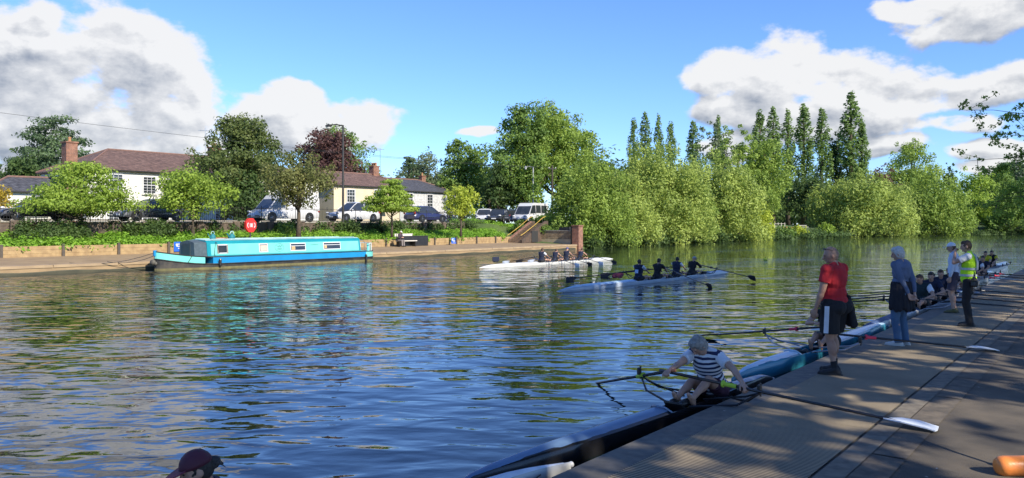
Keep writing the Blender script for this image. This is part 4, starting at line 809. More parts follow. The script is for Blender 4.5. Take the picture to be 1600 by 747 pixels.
# --- far bank terrain, lofted along the river
NBp=[(-300,-60),(-60,-39.4),(13,-39.1),(40,-39.4),(62,-41),(112,-42.6),(150,-41),(188,-38),(224,-23),(270,5),(330,60),(420,160),(600,420)]
def nb(s):
    for (a,x),(b_,y) in zip(NBp,NBp[1:]):
        if s<=b_: t=(s-a)/(b_-a); return x+(y-x)*t
    return NBp[-1][1]
def FB(s,t,z=0.0):                      # far bank point: t metres inland of the water edge
    d=2.0; ta=ES*(2*d)+EN*(nb(s+d)-nb(s-d)); ta.normalize(); nr=Vector((-ta.y,ta.x,0))
    if s<70: nr=-EN
    elif s<100: k=(s-70)/30; nr=(-EN*(1-k)+nr*k).normalized()
    p=W(s,nb(s))+nr*t; return Vector((p.x,p.y,z))
def inland(s): return (FB(s,1)-FB(s,0)).normalized()
def gz(s,t):
    k=min(1,max(0,(s-61)/5))
    qa=[(0,-1.5),(.01,-1.5),(.02,.38),(6.5,.55),(6.51,.9),(10,1.5),(10.2,2.45),(14,2.5),(2000,3.5)]
    qb=[(0,-1.0),(.01,-.9),(.5,.0),(2,.6),(6,1.4),(10,1.9),(13,2.2),(16,2.3),(2000,4)]
    def it(q):
        for (a,x),(b_,y) in zip(q,q[1:]):
            if t<=b_: return x+(y-x)*(t-a)/(b_-a)
        return q[-1][1]
    return it(qa)*(1-k)+it(qb)*k
ts=[0,.01,.02,.5,2,4,6.5,6.51,8,10,10.2,12,14,20,40,90,200,500,1600]
ss=list(range(-160,60,6))+[60,61,62,63,64,65,66]+list(range(70,420,8))
mb=MB(); rows=[]
for s in ss:
    rows.append([FB(s,t,gz(s,t)+(mnoise.noise(Vector((s*.2,t*.3,0)))*.12 if (t>15 or (s>66 and t>.4)) else 0)) for t in ts])
mb.loft(rows,closed=False,cap=False)
grass=mat('grass_land',(.075,.115,.025),(.045,.075,.018),.9,.95,.5,8,dist=.1)
tag(mb.build('far_bank_ground',grass),kind='structure')
prom=mat('promenade_concrete',(.31,.215,.115),(.24,.165,.09),1.2,.85,.3,25)
mb=MB(); S_=list(range(-40,62,3))+[62.3]
mb.loft([[FB(s,-.03,-.6),FB(s,-.03,.38),FB(s,.02,.40),FB(s,.4,.415),FB(s,6.46,.58)] for s in S_],closed=False,cap=False)
mb.add([FB(62.3,-.03,-.6),FB(62.3,-.03,.40),FB(62.3,6.46,.58),FB(62.3,6.46,-.6)],[(0,1,2,3)])
tag(mb.build('promenade_path',prom),kind='structure')
algae=mat('wet_stone',(.035,.035,.02),(.06,.055,.03),1.2,.7,.4,9)
mb=MB(); mb.loft([[FB(s,-.05,-.5),FB(s,-.05,.10+.03*math.sin(s*1.7)),FB(s,-.031,.14+.03*math.sin(s*1.7))] for s in [x*.8 for x in range(-50,78)]],closed=False,cap=False)
tag(mb.build('quay_waterline',algae),kind='structure')
cop=mat('quay_coping',(.36,.26,.15),(.28,.20,.12),1.5,.85,.3,25)
mb=MB()
for i in range(-13,21):
    s=i*3.0; mb.loft([[FB(s+.02+q,-.07,.30),FB(s+.02+q,-.07,.425),FB(s+.02+q,.45,.44),FB(s+.02+q,.45,.36)] for q in (0,2.96)],closed=True)
tag(mb.build('quay_coping',cop),kind='structure')
mb=MB(); mb.loft([[FB(s,10.9,gz(s,10.9)+.06),FB(s,17,gz(s,17)+.06)] for s in range(-60,80,4)],closed=False,cap=False)
tag(mb.build('street_road',mat('street_tarmac',(.10,.10,.10),(.07,.07,.07),3,.9,.3,60)),kind='structure')
mb=MB(); mb.loft([[FB(s,17.02,gz(s,17)+.05),FB(s,17.02,gz(s,17)+.17),FB(s,19.5,gz(s,19)+.18)] for s in range(-60,80,4)],closed=False,cap=False)
tag(mb.build('street_pavement',conc),kind='structure')
# --- near bank
sheet('near_bank_ground',[W(-60,-1.35),W(62,-1.35),W(66,2),W(140,30),W(300,200),W(-60,300)],soil,.12)
sheet('asphalt_path',[W(-30,-1.52),W(62,-1.52),W(62,4.5),W(-30,4.5)],asph,.198)
mb=MB(); 
mb.add([W(-30,-3.68,-.2),W(60,-3.68,-.2),W(60,-3.68,.2),W(-30,-3.68,.2),W(-30,-1.5,.19),W(60,-1.5,.19),W(60,-1.5,-.2)],[(0,1,2,3),(3,2,5,4),(2,1,6,5)])
tag(mb.build('landing_stage',rubber),kind='structure')
# ribbed matting
m=bpy.data.materials.new('ribbed_matting'); N,L=nt(m); b=N['Principled BSDF']; b.inputs['Roughness'].default_value=.85
tc=N.new('ShaderNodeTexCoord'); mp=N.new('ShaderNodeMapping'); mp.inputs['Rotation'].default_value=(0,0,-math.atan2(ES.y,ES.x)); L.new(tc.outputs['Object'],mp.inputs[0])
wv=N.new('ShaderNodeTexWave'); wv.wave_type='BANDS'; wv.bands_direction='X'; wv.inputs['Scale'].default_value=2*PI/20/.040; wv.inputs['Distortion'].default_value=0; L.new(mp.outputs[0],wv.inputs['Vector'])
n1=N.new('ShaderNodeTexNoise'); n1.inputs['Scale'].default_value=1.3; n1.inputs['Detail'].default_value=12; n1.inputs['Roughness'].default_value=.62; L.new(mp.outputs[0],n1.inputs['Vector'])
mr=N.new('ShaderNodeMapRange'); mr.inputs[1].default_value=.3; mr.inputs[2].default_value=.7; L.new(n1.outputs[0],mr.inputs[0])
c1=N.new('ShaderNodeMix'); c1.data_type='RGBA'; c1.inputs[6].default_value=(.46,.36,.225,1); c1.inputs[7].default_value=(.28,.22,.14,1); L.new(mr.outputs[0],c1.inputs[0])
c2=N.new('ShaderNodeMix'); c2.data_type='RGBA'; c2.inputs[6].default_value=(.045,.036,.024,1); L.new(c1.outputs[2],c2.inputs[7])
rp=N.new('ShaderNodeMapRange'); rp.inputs[1].default_value=.25; rp.inputs[2].default_value=.6; L.new(wv.outputs[1],rp.inputs[0]); L.new(rp.outputs[0],c2.inputs[0]); L.new(c2.outputs[2],b.inputs['Base Color'])
bp=N.new('ShaderNodeBump'); bp.inputs['Distance'].default_value=.006; bp.inputs['Strength'].default_value=.7; L.new(wv.outputs[1],bp.inputs['Height']); L.new(bp.outputs[0],b.inputs['Normal'])
for i in range(-7,15):
    a0,a1=i*4.0+.4,i*4.0+4.39
    sheet('ribbed_matting',[W(a0,-3.31),W(a1,-3.31),W(a1,-2.02),W(a0,-2.02)],m,.207)
sheet('concrete_strip',[W(-30,-1.99),W(60,-1.99),W(60,-1.78),W(-30,-1.78)],concd,.209)
mb=MB(); q=0
for i in range(-10,30):
    mb.add([W(i*1.5+.02,-1.775,.206),W(i*1.5+1.49,-1.775,.206),W(i*1.5+1.49,-1.5,.204),W(i*1.5+.02,-1.5,.204)],[(0,1,2,3)])
tag(mb.build('paving_edge',mat('worn_edge',(.15,.12,.085),(.075,.062,.048),7,.9,.4,50,dist=.005)),kind='structure')
# litter of pale flecks on the landing stage
mb=MB()
for i in range(150):
    s=rnd.uniform(4,30); n=rnd.uniform(-3.6,2); r=rnd.uniform(.006,.022); z=.2115
    a=rnd.uniform(0,PI); c=W(s,n,z); mb.add([c+Vector((math.cos(a+k*PI/2)*r*(1 if k%2 else .5),math.sin(a+k*PI/2)*r*(1 if k%2 else .5),0)) for k in range(4)],[(0,1,2,3)])
tag(mb.build('fallen_petals',mat('petal',(.42,.40,.34))),'scattered pale petals and flecks lying on the landing stage','litter',kind='stuff')
# ================================================================== LEFT BANK FURNITURE
# timber retaining boards with posts
bw=thing('timber_retaining_wall','long low wall of weathered boards with dark posts behind the promenade','retaining wall',FB(20,6.5,0))
def loc(root,p): return p-Vector(root.location)
for i in range(-13,20):
    s=i*3.0
    if 58<s: continue
    mb=MB()
    for k in range(3):
        z=.56+k*.2; a=[FB(s+.09,6.44-.01*(k%2),z),FB(s+2.93,6.44-.01*(k%2),z)]
        o=inland(s)
        mb.loft([[loc(bw,q)+Vector((0,0,.0)),loc(bw,q)+Vector((0,0,.193)),loc(bw,q)+o*.06+Vector((0,0,.193)),loc(bw,q)+o*.06] for q in a])
    mb.build('board_panel',wood,bw)
    if s>-20: MB().box(loc(bw,FB(s,6.40,.90)),(.14,.14,.72),xyaw_of(ES)).build('post',mat('old_post',(.09,.07,.05),(.06,.05,.04)),bw)
# brick wall with piers, railings on top
stone=brick_mat('shade_darkened_brick',(.13,.085,.055),(.09,.06,.042),(.10,.085,.07))  # brick tone darkened to carry the street trees' shade on the wall
wl=thing('brick_boundary_wall','low old brick wall with piers between bank plants and the street','wall',FB(20,10,0))
mb=MB(); mb.loft([[loc(wl,FB(s,9.95,1.2)),loc(wl,FB(s,9.95,2.42)),loc(wl,FB(s,10.2,2.42)),loc(wl,FB(s,10.2,1.2))] for s in range(-45,60,3)]); mb.build('wall_body',stone,wl)
mb=MB(); mb.loft([[loc(wl,FB(s,9.9,2.42)),loc(wl,FB(s,9.9,2.49)),loc(wl,FB(s,10.25,2.49)),loc(wl,FB(s,10.25,2.42))] for s in range(-45,60,3)]); mb.build('coping',concd,wl)
for i in range(-15,21):
    s=i*2.8
    MB().box(loc(wl,FB(s,9.86,1.9)),(.45,.26,1.3),xyaw_of(ES),.01).build('pier',stone,wl)
rl=thing('iron_railing','black iron railings running along the top of the brick wall','railing',FB(20,10.1,2.49))
for i in range(-14,20):
    s=i*3.0; mb=MB()
    for zz in (.12,1.0): mb.loft([[loc(rl,FB(q,10.06,2.49+zz)),loc(rl,FB(q,10.06,2.52+zz)),loc(rl,FB(q,10.10,2.52+zz)),loc(rl,FB(q,10.10,2.49+zz))] for q in (s,s+3)])
    for k in range(20):
        p=loc(rl,FB(s+.15*k,10.08,2.49)); mb.tube([p,p+Vector((0,0,1.12))],[.011,.009],4)
    mb.build('railing_panel',iron,rl)
    p=loc(rl,FB(s,10.08,2.49)); MB().tube([p,p+Vector((0,0,1.2))],.03,6).build('post',iron,rl)
# houses -----------------------------------------------------------
def sash(par,x,z,w_,h_,y=0,rows=3,cols=3,fm=white,side=None):
    """sash window on the local y=0 facade (outward -y); side=('x',sign) puts it on an end wall"""
    M=Matrix.Identity(3); o=Vector((x,y,z))
    if side: M=Matrix.Rotation(-PI/2 if side<0 else PI/2,3,'Z')
    def T_(p): return M@Vector(p)+o
    fr=MB()
    def bx(cx,cz,dx,dz,d=.07): fr.add([T_((cx+a*dx/2,-.02-(.0 if bq<0 else d),cz+c*dz/2)) for a in(-1,1) for bq in(-1,1) for c in(-1,1)],[(0,1,3,2),(4,6,7,5),(0,4,5,1),(2,3,7,6),(0,2,6,4),(1,5,7,3)])
    bx(-w_/2,0,.08,h_+.08); bx(w_/2,0,.08,h_+.08); bx(0,h_/2,w_-.09,.08); bx(0,-h_/2,w_-.09,.08); bx(0,.0,w_-.09,.06,.06)
    for i in range(1,cols): bx(-w_/2+w_*i/cols,0,.028,h_-.1,.045)
    for i in range(1,rows*2-1+1):
        if abs(i-rows)>.01: bx(0,-h_/2+h_*i/(rows*2),w_-.09,.025,.04)
    f=fr.build('window',fm,par)
    MB().add([T_((a*w_/2,-.035,c*h_/2)) for a,c in((-1,-1),(1,-1),(1,1),(-1,1))],[(0,1,2,3)]).build('pane',glass,f)
    si=MB(); si.add([T_((a*(w_/2+.12),bq,-h_/2-.11+c*.05)) for a in(-1,1) for bq in(-.16,-.001) for c in(-1,1)],[(0,1,3,2),(4,6,7,5),(0,4,5,1),(2,3,7,6),(0,2,6,4),(1,5,7,3)]); si.build('sill',mat('sill_stone',(.5,.48,.42)),f)
    return f
def hip_roof(par,x0,x1,y0,y1,ze,zr,inl,inr,m,over=.3):
    x0-=over;x1+=over;y0-=over;y1+=over; ym=(y0+y1)/2
    mb=MB(); v=[(x0,y0,ze),(x1,y0,ze),(x1,y1,ze),(x0,y1,ze),(x0+inl,ym,zr),(x1-inr,ym,zr)]
    v+=[(a,b_,c-.14) for a,b_,c in v[:4]]
    mb.add(v,[(0,1,5,4),(1,2,5),(2,3,4,5),(3,0,4),(6,7,1,0),(7,8,2,1),(8,9,3,2),(9,6,0,3),(9,8,7,6)]); r=mb.build('roof',m,par)
    rm=MB(); rm.tube([(x0+inl,ym,zr+.02),(x1-inr,ym,zr+.02)],.09,6)
    for c in((x0,y0),(x0,y1)): rm.tube([(c[0],c[1],ze+.03),(x0+inl,ym,zr+.02)],.08,6)
    for c in((x1,y0),(x1,y1)): rm.tube([(c[0],c[1],ze+.03),(x1-inr,ym,zr+.02)],.08,6)
    rm.build('ridge_tiles',mat('ridge',(.22,.12,.09),(.15,.09,.07)),r)
    g_=MB(); g_.tube([(x0,y0-.05,ze-.1),(x1,y0-.05,ze-.1)],.06,6); g_.build('gutter',iron,r)
    return r
def chimney(par,x,y,z0,z1,w_=.7,d_=.9,pots=2,m=None):
    c=MB().box((x,y,(z0+z1)/2),(w_,d_,z1-z0)).box((x,y,z1-.06),(w_+.14,d_+.14,.12)).build('chimney',m or stone_r,par)
    for k in range(pots): MB().lathe([(.13,0),(.11,.3),(.14,.32),(.14,.4),(.09,.4)],(x,y+(k-(pots-1)/2)*.35,z1),10).build('chimney_pot',mat('clay_pot',(.42,.2,.08),(.3,.15,.07)),c)
    return c
stone_r=brick_mat('red_brick',(.33,.12,.06),(.24,.085,.05),(.22,.18,.14))
tilebr=brick_mat('brown_roof_tiles',(.19,.115,.09),(.13,.075,.06),(.07,.045,.04),.25,.17,.02,.9,.8)
slate=brick_mat('slate_roof',(.085,.085,.095),(.06,.06,.068),(.03,.03,.035),.3,.15,.015,.7,.6)
render_c=mat('cream_render',(.72,.66,.50),(.62,.56,.42),.8,.9,.15,30)
render_w=mat('white_render',(.66,.64,.58),(.56,.54,.48),.8,.9,.15,30)
render_g=mat('painted_brick',(.52,.52,.50),(.34,.34,.34),3.5,.9,.3,20)
render_y=mat('peach_render',(.60,.50,.35),(.53,.44,.30),.8,.9,.15,30)
HD=Vector((.63,.777,0)).normalized()
# house one
gz0=2.5
h1=thing('white_house','long white rendered house with brown tiled hipped roof and brick chimneys','house',(-36.3,66,gz0),xyaw_of(HD))
MB().box((12,5,2.3),(24,10,4.9)).build('wall',render_w,h1)
hip_roof(h1,0,24,0,10,4.68,6.85,4.2,4.2,tilebr)
MB().box((12,-.02,4.45),(24.1,.06,.16)).build('cornice',render_c,h1)
for x,z in((2.4,3.5),(5.35,3.4),(9.6,3.4),(14,3.4),(19,3.4)): sash(h1,x,z,1.15,1.5)
for x,z in((2.4,.95),(5.35,.95),(12.4,.95),(18,.95)): sash(h1,x,z,1.25,1.6)
sash(h1,0,3.3,1,1.4,3,side=-1)
d=MB().box((9.6,-.03,1.0),(1.0,.1,2.2)).build('door',mat('door_green',(.03,.07,.05)),h1); MB().ell((9.95,-.1,1.0),(.04,.04,.04)).build('handle',metal,d)
chimney(h1,-.9,1.2,0,6.9,.9,1.0,1); chimney(h1,14.6,5,6.0,7.9,1.0,.9,2)
mb=MB(); mb.tube([(13.6,5,6.6),(13.6,5,9.8)],.03,6)
for k in range(7): mb.tube([(13.6-.6+.2*k,4.65,9.5+.01*k),(13.6-.6+.2*k,5.35,9.5+.01*k)],.012,4)
mb.tube([(12.9,5,9.5),(14.3,5,9.5)],.02,4); mb.build('tv_aerial',metal,h1)
# lower annexe
h1b=thing('white_annexe','low white annexe with dark slate roof left of the long white house','house',(-43.2,64.5,gz0),xyaw_of(HD)+R(-12))
MB().box((2.6,2.5,1.3),(6.2,5,2.8)).build('wall',render_w,h1b)
hip_roof(h1b,-.5,5.7,0,5,2.7,4.0,2.0,.6,slate)
sash(h1b,3.0,1.2,1.6,1.1,rows=1,cols=2)
# house two: cream half and pale half
HD2=Vector((.64,.768,0)).normalized(); L2=Vector((-20.4,88.5,gz0))
h2=thing('cream_house','cream rendered house with brown tiled roof and central chimney','house',L2,xyaw_of(HD2))
MB().box((5,4,2.2),(10,8,4.6)).build('wall',render_y,h2)
hip_roof(h2,0,10,0,8,4.45,6.2,1.6,.3,tilebr,.25)
for x,z,h_,r in((2.4,3.2,1.5,2),(6.5,2.9,2.3,3)): sash(h2,x,z,1.15,h_,rows=r,cols=3)
sash(h2,2.2,.8,1.2,1.5,rows=2)
bl=MB().box((6.6,-.5,1.55),(2.0,.9,.1))
bl.build('balcony',concd,h2); mb=MB()
for k in range(14): mb.tube([(5.65+.145*k,-.92,1.6),(5.65+.145*k,-.92,2.3)],.012,4)
mb.tube([(5.6,-.92,2.3),(7.6,-.92,2.3)],.02,4); mb.build('balcony_rail',iron,h2)
d=MB().box((6.6,-.03,.5),(1.0,.1,2.0)).build('door',black,h2)
chimney(h2,9.3,4,5.4,7.3,.9,.9,3)
mb=MB()
for x in(8.0,10.3): mb.tube([(x,4,6),(x,4,9.6)],.03,5); mb.tube([(x-.7,4,9.5),(x+.7,4,9.5)],.025,4); 
mb.tube([(8.0,4,9.3),(10.3,4,9.3)],.015,4)
mb.build('tv_aerial',metal,h2)
h3=thing('pale_brick_cottage','pale painted brick cottage with dark slate roof right of the cream house','house',L2+HD2*10.1,xyaw_of(HD2))
MB().box((5.0,4,2.05),(10,8,4.3)).build('wall',render_g,h3)
hip_roof(h3,.0,9.8,0,8,4.15,5.85,.3,3.4,slate,.25)
for x,z,h_,r in((1.6,3.1,1.4,2),(5.1,2.6,2.3,3),(9.0,3.0,1.4,2)): sash(h3,x,z,1.0,h_,rows=r,cols=2,fm=white)
sash(h3,1.8,.7,1.1,1.3,rows=2); sash(h3,8.7,.6,1.1,1.6,rows=2)
mb=MB(); mb.box((5.4,-.5,1.35),(2.6,.9,.1)); mb.build('porch_roof',black,h3)
MB().box((5.4,-.03,.4),(1.8,.1,1.8)).build('door',black,h3)
chimney(h3,9.0,5.5,4.2,6.6,.7,.7,1)
# street lamps, pole and wires --------------------------------------
def lampost(px,t,top,label,arm=-1.2,m=iron,sk=1):
    s,Y=ray_n(px,-39.4-t-.3); p=W(s,-39.4-t-.3,1.6); h=top-1.6
    o=thing('street_lamp',label,'street lamp',p,0,None)
    MB().tube([(0,0,0),(0,0,1.2),(0,0,1.25),(0,0,h)],[.16,.14,.10,.075],8).build('pole',m,o)
    MB().tube([(0,0,h-.05),(arm*.5,0,h+.05),(arm,0,h)],[.055,.05,.045],6).build('arm',m,o)
    hd=MB().lathe([(.05,.12),(.1,.05),(.28*sk,-.05),(.26*sk,-.12),(.06,-.13)],(arm,0,h),10).build('lantern',m,o)
    MB().lathe([(.2*sk,0),(.17*sk,-.16),(.05,-.22)],(arm,0,h-.12),10).build('lens',mat('lamp_lens',(.5,.5,.46),rough=.2),hd)
    return o
lampost(536,10.6,10.5,'tall black street lamp with drooping lantern in front of the cream house')
lampost(833,16,9.3,'slim grey street lamp rising behind the white minibus',-.9,mat('galvanised',(.33,.34,.34),rough=.5),.7)
s_,Y_=ray_n(863,-52.5); pp=W(s_,-52.5,2.3)
tp=thing('telegraph_pole','dark timber telegraph pole behind the hedge by the brick wall','pole',pp)
MB().tube([(0,0,0),(0,0,7.0)],[.14,.10],8).build('pole',mat('creosote',(.04,.03,.022),(.06,.045,.03),4,.8),tp)
MB().box((0,0,6.6),(1.1,.08,.1),.5).build('crossarm',iron,tp)
for a in(-.45,.45): MB().lathe([(.03,0),(.05,.05),(.03,.12)],(a*.88,a*.48,6.66),8).build('insulator',white,tp)
def wire(a,b_,sag,label):
    pts=[a.lerp(b_,i/30)+Vector((0,0,-sag*4*(i/30)*(1-i/30))) for i in range(31)]
    tag(MB().tube(pts,.014,4).build('overhead_wire',iron),label,'wire')
wire(W(12,-50.6,8.9),pp+Vector((-.4,-.2,6.75)),.55,'thin overhead wire crossing the sky above the houses, upper of two')
wire(pp+Vector((-.4,-.2,6.75)),W(35,-50.2,6.9)+Vector((0,0,1.3)),.25,'short overhead wire below the long one near the telegraph pole')
# lifebuoy station
s_,Y_=ray_n(391,-45.3); lb=thing('lifebuoy_station','red lifebuoy housing with white mark on a post behind the turquoise narrowboat','lifebuoy',W(s_,-45.3,.55),xyaw_of(ES))
MB().tube([(0,0,0),(0,0,1.5)],.05,8).build('post',iron,lb)
red=mat('lifebuoy_red',(.62,.03,.025),(.5,.025,.02),2,.35)
MB().prism([(.42*math.cos(PI/8+k*PI/4),.50*math.sin(PI/8+k*PI/4)+1.72) for k in range(8)],.22).build('housing',red,lb)
mb=MB()
for x in(-.2,.2):
    mb.tube([(x+(.08 if x<0 else -.08)*math.cos(a),-.125,1.72+.15*math.sin(a)) for a in [PI/2+k*PI/6*(1) for k in range(7)]] if x<0 else [(x-.08+.08+.08*math.cos(a)-.0,-.125,1.72+.15*math.sin(a)) for a in [-PI/2+k*PI/6 for k in range(7)]],.028,5)
mb.box((0,-.12,1.72),(.07,.03,.24)).box((-.09,-.12,1.72),(.04,.03,.26)).box((.09,-.12,1.72),(.04,.03,.26))
mb.build('emblem',white,lb)
blue=mat('sign_blue',(.02,.12,.6),(.02,.10,.5),3,.4)
def sign(px,t,label,w_=.75,h_=.6,z=.95):
    s,Y=ray_n(px,-39.4-t); o=thing('blue_sign',label,'sign',W(s,-39.4-t,z),xyaw_of(ES))
    MB().box((0,0,0),(w_,.03,h_),bev=.01).build('plate',blue,o)
    mb=MB()
    for k,(x,l) in enumerate(((-.1,.25),(-.02,.42),(.04,.34))): mb.box((x,-.02,.16-.13*k),(l,.01,.05))
    mb.ell((-.2,-.02,.12),(.07,.012,.07)); mb.build('symbol',white,o)
sign(281,6.2,'blue notice with white symbol on the boards beside the narrowboat bow')
sign(709,6.3,'small blue notice with white symbol on the boards near the steps',.6,.5,.92)
# bench recess with planter
s_,Y_=ray_n(638,-45.4); bn=thing('riverside_bench','pale slatted bench against a dark planter on the promenade','bench',W(s_,-45.2,.55),xyaw_of(ES))

MB().box((-.25,.15,.46),(2.0,.45,.07),bev=.01).build('seat',pal,bn)
MB().box((-.3,.42,.93),(2.0,.06,.22),bev=.01).build('backrest',pal,bn)
for x in(-1.1,.65): MB().box((x,.2,.22),(.07,.4,.44)).build('leg',iron,bn); MB().box((x,.41,.7),(.06,.05,.6)).build('support',iron,bn)
pb=thing('planter_box','black rectangular planter box behind the pale riverside bench','planter',W(s_+1.0,-45.75,.56),xyaw_of(ES))
MB().box((0,.1,.4),(3.0,.5,.8),bev=.02).build('box',black,pb); MB().box((0,.1,.82),(3.06,.56,.05)).build('rim',iron,pb)
# steps, brick wall, pillar
st=thing('river_steps','flight of steps with yellow handrails between promenade and street','steps',W(59.3,-46.45,.56),xyaw_of(ES))
NS=11; stc=mat('step_stone',(.30,.20,.12),(.2,.14,.09),4,.9,.4,30)
mb=MB()
for k in range(NS): mb.box((.15+k*.36,0,(k+1)*.175/2),(.36+.004,1.44,(k+1)*.175))
mb.build('treads',stc,st)
mb=MB(); mb.prism([(-.1,0),(4.2,0),(4.2,2.15),(3.9,2.15),(-.1,.28)],.22,c=(0,.83,0)); mb.prism([(-.1,0),(4.2,0),(4.2,2.15),(3.9,2.15),(-.1,.28)],.22,c=(0,-.83,0)); mb.build('side_wall',mat('dark_wall',(.10,.065,.045),(.06,.045,.035),4,.9,.5,20),st)
mb=MB()
for k in range(8): mb.prism([(0,0),(.46,.22),(.46,.29),(0,.07)],.30,c=(-.05+k*.46,.83,.27+k*.222))
mb.build('coping',stone_r,st)
yel=mat('yellow_rail',(.55,.36,.07),(.42,.28,.05),3,.5)
for y in(.83,-.83):
    rp_=[(-.2,y,.72),(.3,y,.90),(2.0,y,1.7),(3.4,y,2.45),(3.9,y,2.6)]
    MB().tube(rp_,.03,6).build('handrail',yel,st)
    for q in((.3,.9),(2,1.7),(3.4,2.45)): MB().tube([(q[0],y,q[1]-1.0),(q[0],y,q[1])],.025,5).build('rail_post',iron,st)
MB().box((1.9,-.97,.6),(1.0,.06,1.1)).build('door',mat('dark_door',(.03,.03,.03)),st)
wb=thing('stone_river_wall','stone and brick wall closing the promenade beside the steps','wall',W(62.6,-43.9,-.3),xyaw_of(-EN))
limew=brick_mat('lime_wall',(.38,.27,.15),(.28,.19,.10),(.22,.17,.11),.4,.16,.02)
MB().box((-.1,0,.55),(5.0,.5,1.3)).build('lower_course',mat('plain_wall',(.52,.40,.24),(.42,.32,.19),2,.9,.3,20),wb)
MB().box((-.1,.03,1.6),(5.0,.44,.8)).build('upper_course',limew,wb)
MB().box((-.1,.02,2.03),(5.1,.56,.09)).build('coping',conc,wb)
MB().box((-1.9,-.27,1.55),(.8,.05,.6)).build('notice',mat('pinkish_notice',(.7,.55,.45)),wb)
bp_=thing('brick_pillar','tall red brick pillar at the water edge where the promenade ends','pillar',W(62.2,-41.1,-.6),xyaw_of(-EN))
MB().box((0,0,1.4),(.75,.75,2.8),bev=.01).build('shaft',stone_r,bp_); MB().box((0,0,2.84),(.86,.86,.1)).build('cap',stone_r,bp_)
MB().box((.46,.1,1.4),(.14,.6,2.7)).build('fender_board',black,bp_)
ta=thing('tarpaulin','black tarpaulin heaped behind the river wall','tarpaulin',W(63.3,-43.3,1.2),xyaw_of(-EN))
MB().prism([(-.75,0),(.75,0),(.75,.4),(.45,.85),(-.7,.92),(-.75,.7)],.6).build('cover',mat('tarp',(.012,.012,.014),(.02,.02,.022),4,.6,.6,6,dist=.05),ta)
# ================================================================== FOLIAGE
def leaves(clumps,leaf,seed,cover=1.0,asp=1.5,up=.15,shell=.5,tvar=.45,hvar=0):
    """clumps: list of (center, radii); leaf-sized faces scattered through each clump"""
    rg=np.random.default_rng(seed); P=[];Nn=[];T_=[];
    for c,r in clumps:
        r=np.array(r); a=4*PI*((r[0]*r[1])**1.6/3+(r[0]*r[2])**1.6/3+(r[1]*r[2])**1.6/3)**(1/1.6)
        n=max(6,int(a*cover/(leaf*leaf*asp*.5)*.55)); d=rg.normal(size=(n,3)); d/=np.linalg.norm(d,axis=1)[:,None]
        rad=shell+(1-shell)*rg.random(n)**.6; rad*=1+.16*rg.normal(size=n)
        P.append(np.array(c)+d*r*rad[:,None]); q=d*.8+rg.normal(size=(n,3))*.38; q[:,2]+=up; Nn.append(q)
        T_.append(np.clip(rg.random()*(1-tvar)+rg.random(n)*tvar,0,1))
    P=np.concatenate(P);Nn=np.concatenate(Nn);T_=np.concatenate(T_); n=len(P)
    Nn/=np.linalg.norm(Nn,axis=1)[:,None]+1e-9
    t=np.cross(Nn,rg.normal(size=(n,3))); t/=np.linalg.norm(t,axis=1)[:,None]+1e-9; b=np.cross(Nn,t)
    sz=leaf*(.6+.7*rg.random(n))[:,None]
    V=np.stack([P-t*sz*.5*asp,P-b*sz*.42+Nn*sz*.08,P+t*sz*.5*asp,P+b*sz*.42+Nn*sz*.08],1).reshape(-1,3)
    return V,T_
def mesh_leaves(name,V,T_,m):
    n=len(T_); me=bpy.data.meshes.new(name); me.vertices.add(4*n); me.loops.add(4*n); me.polygons.add(n)
    me.vertices.foreach_set('co',V.astype(np.float32).ravel()); me.loops.foreach_set('vertex_index',np.arange(4*n,dtype=np.int32))
    me.polygons.foreach_set('loop_start',np.arange(0,4*n,4,dtype=np.int32)); me.polygons.foreach_set('loop_total',np.full(n,4,dtype=np.int32))
    at=me.attributes.new('tint','FLOAT','FACE'); at.data.foreach_set('value',T_.astype(np.float32)); me.update(); me.materials.append(m); return me
def objof(name,me,parent=None,loc_=None):
    o=bpy.data.objects.new(name,me); COL.objects.link(o)
    if parent: o.parent=parent
    if loc_ is not None: o.location=loc_
    return o
def dirs(rg,n):
    d=rg.normal(size=(n,3)); return d/np.linalg.norm(d,axis=1)[:,None]
